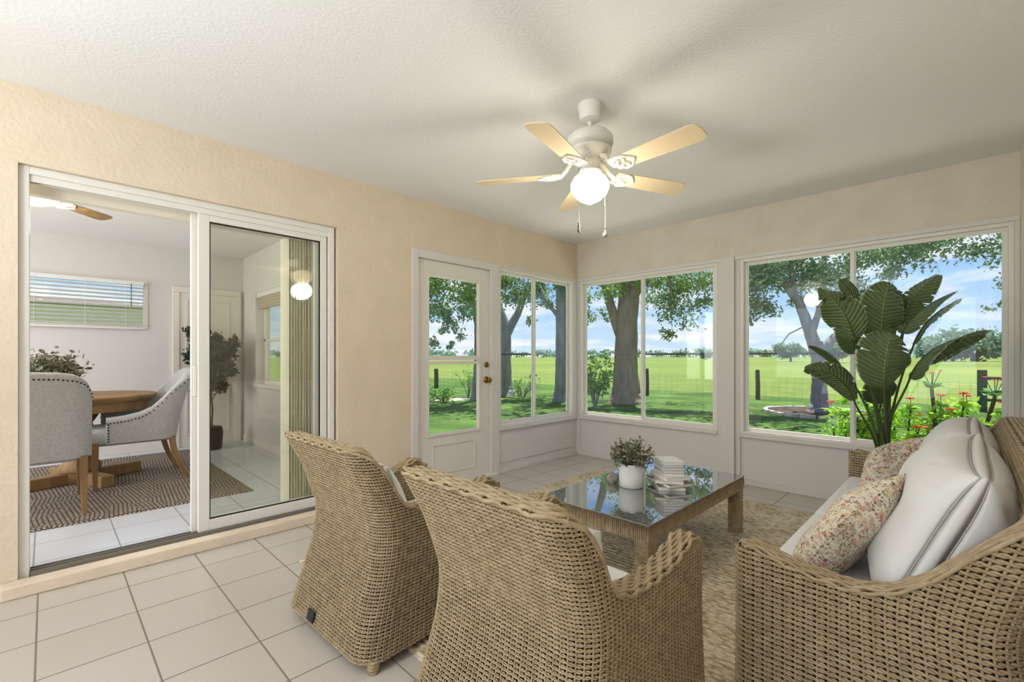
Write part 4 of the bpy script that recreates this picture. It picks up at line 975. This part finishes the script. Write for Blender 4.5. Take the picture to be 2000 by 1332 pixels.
specs = [(.22, .16, .022, 38, 'book_b'), (.235, .17, .02, 62, 'book_c'), (.225, .165, .018, 30, 'book_d'), (.215, .155, .02, 55, 'book_a'), (.185, .13, .019, 46, 'book_a'), (.18, .13, .017, 44, 'book_b'), (.18, .13, .018, 47, 'book_a'), (.175, .125, .016, 45, 'book_b'), (.175, .125, .018, 46, 'book_a')]
where = ['grey book lying at the very bottom of the stack on the table', 'brown book second from the bottom, turned aside in the stack', 'cream book third from the bottom of the table stack', 'pale book fourth from the bottom, widest turned corner facing the viewer',
         'white book fifth from the bottom, lowest of the neat upper pile', 'grey book sixth from the bottom of the table stack', 'white book third from the top of the table stack', 'grey book directly under the topmost white book', 'white book on top of the stack of books']
for (w, d, h_, a, mt), lb in zip(specs, where):
    bk = tag(empty('book', (bc[0] + RNG.uniform(-.006, .006), bc[1] + RNG.uniform(-.006, .006), z), math.radians(a)), lb, 'book', 'books stacked on the coffee table')
    f = MB(); f.box(-w / 2, w / 2, -d / 2, d / 2, 0, .002); f.box(-w / 2, w / 2, -d / 2, d / 2, h_ - .002, h_); f.box(-w / 2, w / 2, -d / 2, -d / 2 + .002, 0.002, h_ - .002); f.build('cover', mt, bk)
    bx(-w / 2 + .003, w / 2 - .003, -d / 2 + .003, d / 2 - .003, .002, h_ - .002).build('pages', 'page', bk); z += h_ + .0003

# --- rugs
def rug(name, x0, x1, y0, y1, z, t, mat, label):
    n = 90; xs = np.linspace(x0, x1, n); ys = np.linspace(y0, y1, n); X, Y = np.meshgrid(xs, ys, indexing='ij')
    e = np.minimum(np.minimum(X - x0, x1 - X), np.minimum(Y - y0, y1 - Y)); Z = z + t * np.clip(e / .012, 0, 1) ** .5
    m = MB(); m.grid(np.stack([X, Y, Z], -1)); o = m.build(name, mat, smooth=True); return tag(o, label, 'rug')
rug('jute_rug', -3.6, -.49, -3.30, -.64, .001, .012, 'jute', 'large pale woven jute rug under the coffee table')
rug('patterned_rug', -6.1, -3.39, .88, 3.38, DZ + .001, .009, 'dining_rug', 'cream and charcoal patterned rug under the dining table')

# ------------------------------------------------------------------ ceiling fan
fan = tag(empty('ceiling_fan', (-2.52, -1.96, H)), 'cream five-blade ceiling fan with a lit schoolhouse globe', 'ceiling fan')
f = MB(); f.lathe([(0, 0), (.066, 0), (.068, -.012), (.062, -.03), (.056, -.085), (.03, -.095), (0, -.095)], n=32); f.build('canopy', 'fan_white', fan, smooth=True, angle=50)
f = MB(); f.tube([(0, 0, -.09), (0, 0, -.16)], .012, 14); f.lathe([(0, -.135), (.024, -.135), (.024, -.15), (0, -.15)], n=20); f.build('downrod', 'fan_white', fan, smooth=True, angle=50)
f = MB(); f.lathe([(0, -.15), (.05, -.152), (.105, -.165), (.125, -.185), (.128, -.215), (.122, -.235), (.10, -.245), (.115, -.252), (.118, -.268), (.085, -.29), (.05, -.30), (0, -.30)], n=40); f.build('motor_housing', 'fan_white', fan, smooth=True, angle=50)
f = MB(); f.lathe([(0, -.29), (.055, -.29), (.056, -.345), (.045, -.36), (0, -.36)], n=28)
for a in range(4): f.box(.045, .058, -.008, .008, -.335, -.31, Matrix.Rotation(a * PI / 2 + .3, 4, 'Z'))
f.build('switch_housing', 'fan_white', fan, smooth=True, angle=50)
f = MB(); f.lathe([(0, -.355), (.05, -.355), (.062, -.365), (.066, -.375), (.06, -.385), (0, -.385)], n=28); f.build('light_fitter', 'fan_white', fan, smooth=True, angle=50)
f = MB(); f.lathe([(.052, -.375), (.055, -.385), (.088, -.405), (.105, -.435), (.107, -.46), (.092, -.495), (.06, -.525), (.025, -.543), (.008, -.55), (0, -.552)], n=40); f.build('globe', 'lit_globe', fan, smooth=True)
def scroll(t0, t1, r0, r1, n=16): return [((r0 + (r1 - r0) * q) * math.cos(t0 + (t1 - t0) * q), (r0 + (r1 - r0) * q) * math.sin(t0 + (t1 - t0) * q)) for q in np.linspace(0, 1, n)]
def make_blades(fanroot, L=.65, z=-.38 + .0, inner=.16, angs=(49.5, 121.5, 193.5, 265.5, -22.5), mat='blade_cream', w0=.055, w1=.068):
    first = None
    for a in angs:
        if first is None:
            m = MB(); xs = np.r_[np.linspace(inner, L - .05, 12), L - .03, L - .012, L - .002, L]; ws = np.r_[np.linspace(w0, w1, 12), w1 * .95, w1 * .8, w1 * .55, w1 * .3]
            up = [(x, w) for x, w in zip(xs, ws)]; dn = [(x, -w) for x, w in zip(xs, ws)][::-1]; poly = up + dn; n = len(poly)
            m.add([(x, y, .003) for x, y in poly] + [(x, y, -.003) for x, y in poly], [tuple(range(n)), tuple(range(2 * n - 1, n - 1, -1))] + [(i, n + i, n + (i + 1) % n, (i + 1) % n) for i in range(n)])
            b_ = m.build('blade', mat, fanroot, bevel=.0015); first = b_
            g = MB(); g.tube([(.07, 0, .085), (.10, 0, .07), (.13, 0, .025), (.165, 0, -.006), (.20, 0, -.008)], [.014, .012, .011, .012, .01], 8, flat=1.5)
            for sg in (-1, 1):
                sc_ = scroll(-PI * .5 * sg, PI * 1.4 * sg, .030, .010); g.tube([(.215 + p[0], .030 * sg + p[1] * 1.0, -.007) for p in sc_], .0065, 6)
                g.tube([(.165, 0, -.006), (.18, .028 * sg, -.007), (.21, .058 * sg, -.007), (.245, .05 * sg, -.007), (.275, .018 * sg, -.007), (.29, 0, -.007)], .006, 6)
            k = g.build('blade_bracket', 'fan_white', b_, smooth=True)
        else:
            b_ = first.copy(); COL.objects.link(b_); b_.parent = fanroot; k2 = k.copy(); COL.objects.link(k2); k2.parent = b_
        b_.location = (0, 0, z); b_.rotation_euler = Matrix.Rotation(math.radians(a), 3, 'Z').to_4x4().to_3x3().__matmul__(Matrix.Rotation(math.radians(-11), 3, 'X')).to_euler()
make_blades(fan)
for (x, y, z0_, z1_, mt) in ((-.062, .03, -.35, -.70, 'pull_dark'), (.075, -.05, -.36, -.715, 'cord_metal')):
    g = MB(); g.tube([(x * .7, y * .7, z0_), (x, y, z0_ - .01), (x, y, z1_ + .04)], .0016, 5)
    if mt == 'pull_dark': g.lathe([(0, .045), (.006, .04), (.004, .03), (.008, .02), (.003, .008), (.009, -.004), (0, -.02)], c=(x, y, z1_), n=12)
    else: g.lathe([(0, .03), (.004, .028), (.004, .014), (.013, .008), (.014, -.004), (.008, -.012), (0, -.013)], c=(x, y, z1_), n=12); g.lathe([(0, .2), (.005, .195), (.005, .165), (0, .16)], c=(x, y, z1_), n=8)
    g.build('pull_chain', mt, fan, smooth=True)
light('fan_lamp', 'POINT', (-2.52, -1.96, H - .62), 11, (1, .93, .83), size=.1)
light('fan_lamp_up', 'POINT', (-2.52, -1.96, H - .47), 2, (1, .80, .55), size=.05)

f2 = tag(empty('ceiling_fan', (-4.70, 1.17, DH)), 'dining room ceiling fan with a white bowl light, behind the slider', 'ceiling fan')
f = MB(); f.lathe([(0, 0), (.09, 0), (.11, -.03), (.11, -.09), (.07, -.11), (0, -.11)], n=28); f.build('motor_housing', 'fan_white', f2, smooth=True, angle=50)
f = MB(); f.lathe([(.05, -.11), (.06, -.15), (.125, -.20), (.135, -.22), (.11, -.262), (.05, -.285), (0, -.29)], n=32); f.build('light_bowl', 'lit_globe_white', f2, smooth=True)
make_blades(f2, .58, -.215, .14, (44, 116, 188, 260, 332), 'oak', .045, .062)
light('dining_lamp', 'POINT', (-4.70, 1.17, DH - .40), 12, (1, .93, .84), size=.1)

# ------------------------------------------------------------------ tall leafy plant
A_R = np.array([.7034, -.7108, 0]); A_U = np.array([0, 0, 1.]); A_F = np.array([.7108, .7034, 0])     # the plant's own spread directions
pl = tag(empty('bird_of_paradise_plant', (-.45, -3.02, 0)), 'tall potted plant with big dark banana-like leaves by the window', 'potted plant')
f = MB(); f.lathe([(0, 0), (.13, 0), (.15, .02), (.18, .36), (.185, .38), (.165, .38), (.16, .34), (0, .33)], n=32); f.build('pot', 'pot_white', pl, smooth=True, angle=50)
f = MB(); f.lathe([(0, .352), (.162, .345)], n=24); f.build('soil', 'soil', pl)
def Lp(px, py, d=3.29):     # offset (right, up, forward) from the stem foot, metres
    return A_R * ((px - 1000) / 900 * d - 740 / 900 * 3.29) + A_U * (1.204 + (697 - py) / 900 * d) + A_F * (d - 3.29)
def bleaf(base, mid, tip, width, side, d=(3.29, 3.29, 3.29), fold=.25, seed=0, cuts=3, stem=True):
    g = np.random.default_rng(seed); B0, B1, B2 = (Lp(*p, dd) for p, dd in zip((base, mid, tip), d))
    nu, nv = 48, 15; u = np.linspace(0, 1, nu); v = np.linspace(-1, 1, nv)
    ctl = 2 * B1 - (B0 + B2) / 2; C_ = np.array([(1 - q) ** 2 * B0 + 2 * q * (1 - q) * ctl + q * q * B2 for q in u])
    T = np.gradient(C_, axis=0); T /= np.linalg.norm(T, axis=1)[:, None]; S = np.array(side, float); S = S - T * (T @ S)[:, None]; S /= np.linalg.norm(S, axis=1)[:, None]; Nn = np.cross(T, S)
    W = width * np.clip(np.sin(PI * np.clip(u * .96 + .02, 0, 1) ** .85), 0, 1) ** .55
    cut = np.ones((nu, nv))
    for sgn in (-1, 1):
        for _ in range(cuts):
            i = g.integers(8, nu - 6); h_ = nv // 2; sel = np.arange(nv) > h_ if sgn > 0 else np.arange(nv) < h_
            cut[i, sel] *= g.uniform(.35, .8)
    pts = C_[:, None] + S[:, None] * (v[None, :, None] * (W[:, None, None] * .5) * cut[:, :, None]) + Nn[:, None] * (np.abs(v)[None, :, None] * W[:, None, None] * .5 * fold) + Nn[:, None] * (g.normal(size=(nu, 1, 1)) * .002 * np.abs(v)[None, :, None]) 
    pts += T[:, None] * (np.abs(v)[None, :, None] ** 1.3 * W[:, None, None] * .10)
    m = MB(); m.grid(pts); m.uv = np.stack(np.broadcast_arrays(u[:, None], (v[None] + 1) / 2), -1).reshape(-1, 2)
    o = m.build('leaf', 'strelitzia', pl, smooth=True); s_ = o.modifiers.new('solid', 'SOLIDIFY'); s_.thickness = .0016
    r = MB(); r.tube(C_ - Nn * .002, np.linspace(.0065, .002, nu), 6); r.build('midrib', 'stem_green', o, smooth=True)
    if stem:
        st = MB(); F0 = A_R * g.uniform(-.05, .05) + A_F * g.uniform(-.05, .05) + np.array([0, 0, .34]); e = B0; dr = T[0]; L_ = np.linalg.norm(e - F0)
        m1 = F0 + np.array([0, 0, L_ * .4]) + (e - F0) * .1; m2 = e - dr * L_ * .25
        P_ = np.array([(1 - q) ** 3 * F0 + 3 * q * (1 - q) ** 2 * m1 + 3 * q * q * (1 - q) * m2 + q ** 3 * e for q in np.linspace(0, 1, 16)]); st.tube(P_, np.linspace(.010, .006, 16), 7); st.build('leaf_stalk', 'stem_green', pl, smooth=True)
R_, U_, F_ = A_R, A_U, A_F
bleaf((1745, 757), (1748, 703), (1758, 650), .36, R_, (3.0, 2.98, 3.08), .18, 1)
bleaf((1738, 672), (1742, 610), (1752, 552), .31, R_, (3.2, 3.2, 3.3), .18, 2)
bleaf((1686, 664), (1662, 607), (1618, 563), .235, R_ * .9 - U_ * .5 - F_ * .1, (3.1, 3.05, 3.1), .25, 3)
bleaf((1684, 782), (1648, 735), (1588, 722), .15, R_ * .35 + U_ * 1 - F_ * .5, (3.15, 3.1, 3.1), .35, 4)
bleaf((1793, 740), (1845, 680), (1942, 651), .24, U_ * .8 - F_ * .8, (3.1, 3.05, 3.1), .45, 5, cuts=2)
bleaf((1780, 640), (1800, 585), (1848, 537), .19, R_ * .7 - F_ * .6, (3.4, 3.4, 3.45), .3, 6)
bleaf((1778, 652), (1815, 607), (1880, 571), .20, R_ * .5 + U_ * .6 - F_ * .6, (3.2, 3.2, 3.25), .35, 7)
bleaf((1800, 672), (1835, 620), (1892, 585), .13, U_ * .8 - F_ * .7, (3.4, 3.4, 3.45), .35, 8)
bleaf((1735, 788), (1738, 765), (1742, 730), .25, R_, (3.35, 3.3, 3.3), .2, 9, cuts=1)
bleaf((1688, 690), (1675, 660), (1660, 625), .19, R_, (3.45, 3.45, 3.5), .2, 10, cuts=1)
bleaf((1695, 610), (1675, 570), (1655, 548), .10, R_ * .6 + U_ * .4 - F_ * .3, (3.5, 3.5, 3.5), .3, 11, cuts=1)
bleaf((1660, 722), (1630, 695), (1595, 676), .05, U_ - F_ * .3, (3.4, 3.4, 3.4), .3, 12, cuts=1)
bleaf((1765, 640), (1768, 600), (1760, 570), .20, R_, (3.4, 3.4, 3.4), .2, 13, cuts=1)
for i, (tx, tz) in enumerate(((-.13, .95), (-.05, .8), (.05, .85), (.12, .9))):
    st = MB(); P_ = [A_R * tx * q ** 1.6 + A_F * (.03 * i - .05) + np.array([0, 0, .34 + (tz - .34) * q]) for q in np.linspace(0, 1, 8)]; st.tube(P_, np.linspace(.010, .004, 8), 6); st.build('leaf_stalk', 'stem_green', pl, smooth=True)

# ------------------------------------------------------------------ dining furniture
def make_dining_chair():
    """x forward, origin on floor under the seat centre rear edge"""
    root = empty('dining_chair'); half, dep, t = .27, .50, .07
    c = path_resample(u_path(dep, half, .10), .02); tg = np.gradient(c, axis=0); tg /= np.linalg.norm(tg, axis=1)[:, None]; nr = np.stack([tg[:, 1], -tg[:, 0]], -1)
    s = np.r_[0, np.cumsum(np.linalg.norm(np.diff(c, axis=0), axis=1))]; sd = np.abs(s - s[-1] / 2)
    prof = ARM([(0, 1.035), (.12, 1.03), (.20, 1.015), (.25, .98), (.31, .88), (.37, .77), (.43, .695), (.5, .655), (.6, .63), (.70, .62), (.80, .62)])
    top = np.array([prof(x) for x in sd]); zb = .40
    if nr[0][1] > 0: nr = -nr
    def warp(P_):
        P_ = np.array(P_); wx = np.clip(1 - P_[..., 0] / .45, 0, 1); P_[..., 0] += np.interp(P_[..., 2], [.4, .6, .8, 1.04], [.03, .0, -.05, -.135]) * wx; return P_
    rows = []
    for i in range(len(c)):
        o_, i_ = c[i] + nr[i] * t / 2, c[i] - nr[i] * t / 2; zt = top[i]; P_ = []
        for q in np.linspace(0, 1, 10): P_.append((*o_, zb + (zt - .025 - zb) * q))
        for a in np.linspace(0, PI, 7)[1:-1]: P_.append((*(c[i] + nr[i] * t / 2 * math.cos(a)), zt - .025 + .03 * math.sin(a)))
        for q in np.linspace(1, 0, 10): P_.append((*i_, zb + (zt - .025 - zb) * q))
        rows.append(P_)
    G = warp(np.array(rows)); m = MB(); m.grid(G)
    k = G.shape[1]; m.f.append(tuple(range(k))); m.f.append(tuple(range((len(c) - 1) * k + k - 1, (len(c) - 1) * k - 1, -1)))
    m.build('upholstered_shell', 'linen', root, smooth=True, angle=60)
    n_ = MB(); cc = path_resample(np.column_stack([c + nr * (t / 2 + .002), top - .045]), .024)
    for p in warp(cc): n_.lathe([(0, -.006), (.006, -.003), (.0065, .0), (.006, .003), (0, .006)], c=tuple(p), n=8)
    for sy in (-1, 1):
        for z in np.arange(.42, .575, .024): n_.lathe([(0, -.006), (.006, -.003), (.0065, 0), (.006, .003), (0, .006)], c=(dep - .012, sy * (half + t / 2 + .002), z), n=8)
    n_.build('nailhead_trim', 'nail', root, smooth=True)
    build_slab(.60, .468, .15, root, (.335, 0, .445), .045, 'seat', 'linen')
    for sx, sy in ((1, -1), (1, 1), (0, -1), (0, 1)):
        x = .57 if sx else .04; f = MB(); q = np.linspace(0, 1, 8)
        P_ = np.column_stack([x + (0 if sx else -.13) * (1 - q) ** 1.7 * np.ones(8), np.full(8, sy * .255), q * .41]); f.tube(P_, np.linspace(.021, .034, 8), 4, up=(1, 1, 0)); f.build('leg', 'oak', root, bevel=.004)
    return root
dc = make_dining_chair(); dc.location = (-4.70, 1.19, DZ); dc.rotation_euler = (0, 0, PI / 2)
tag(dc, 'pale grey dining chair seen from the back, cut off by the slider jamb', 'dining chair', 'nailhead dining chairs')
dup(dc, (-3.78, 2.05, DZ), PI, 'pale grey dining chair seen from the side, beside the slider mullion')
dt = tag(empty('dining_table', (-4.42, 2.29, DZ + .04)), 'round oak pedestal dining table', 'dining table')
f = MB(); f.lathe([(0, .70), (.50, .70), (.53, .715), (.545, .735), (.55, .75), (.54, .76), (0, .762)], n=64); f.build('tabletop', 'oak_top', dt, smooth=True, angle=40)
f = MB(); f.lathe([(0, .62), (.47, .62), (.475, .70), (0, .70)], n=64); f.build('apron', 'oak', dt, smooth=True, angle=40)
f = MB(); f.lathe([(.14, .08), (.15, .12), (.09, .2), (.11, .4), (.08, .5), (.14, .6), (.16, .62)], n=24); f.lathe([(0, -.04), (.12, -.04), (.12, .1)], n=24); f.build('pedestal', 'oak', dt, smooth=True)
f = MB()
for a in (20, 110, 200, 290): f.box(0, .46, -.05, .05, -.03, .07, Matrix.Rotation(math.radians(a), 4, 'Z'))
f.build('base', 'oak', dt, bevel=.01)
fa = tag(empty('flower_arrangement', (-4.60, 2.22, DZ + .803)), 'bushy grey green eucalyptus arrangement on the dining table', 'flower arrangement')
f = MB(); f.lathe([(0, 0), (.06, 0), (.075, .05), (.06, .12), (.05, .13), (0, .125)], n=24); f.build('pot', 'pot_white', fa, smooth=True)
sprig_ball((0, 0, .22), .22, 90, 10, .045, fa, ['blush_leaf', 'eucalyptus'], squash=.75, z0=.11)
fc = tag(empty('potted_tree', (-3.20, 3.22, DZ)), 'slim dark leafy indoor tree in a black pot behind the slider mullion', 'potted tree')
f = MB(); f.lathe([(0, 0), (.10, 0), (.115, .02), (.125, .22), (.11, .28), (.10, .28), (.095, .25), (0, .24)], n=28); f.build('pot', 'pot_black', fc, smooth=True, angle=50)
f = MB(); f.tube([(0, 0, .24), (.01, .0, .5), (-.01, .02, .8), (0, 0, 1.2)], [.014, .012, .012, .008], 8)
for a in range(6): f.tube([(0, 0, .6 + a * .08), (.12 * math.cos(a * 2), .12 * math.sin(a * 2), .8 + a * .1)], [.006, .003], 5)
f.build('trunk', 'stalk', fc, smooth=True)
cl = [(A_R[0] * a, A_R[1] * a, z, r) for a, z, r in ((-.08, .78, .13), (.1, .82, .13), (-.16, 1.0, .15), (.12, 1.05, .17), (-.26, 1.12, .12), (0, 1.2, .18), (.2, 1.22, .14), (.3, 1.30, .08), (-.2, 1.3, .14), (-.26, 1.45, .09), (.02, 1.38, .12), (.1, 1.15, .16), (.22, .95, .08), (0, .95, .16))]
leafcloud(cl, .07, 26000, 1).build('foliage', 'ficus_leaf', fc)
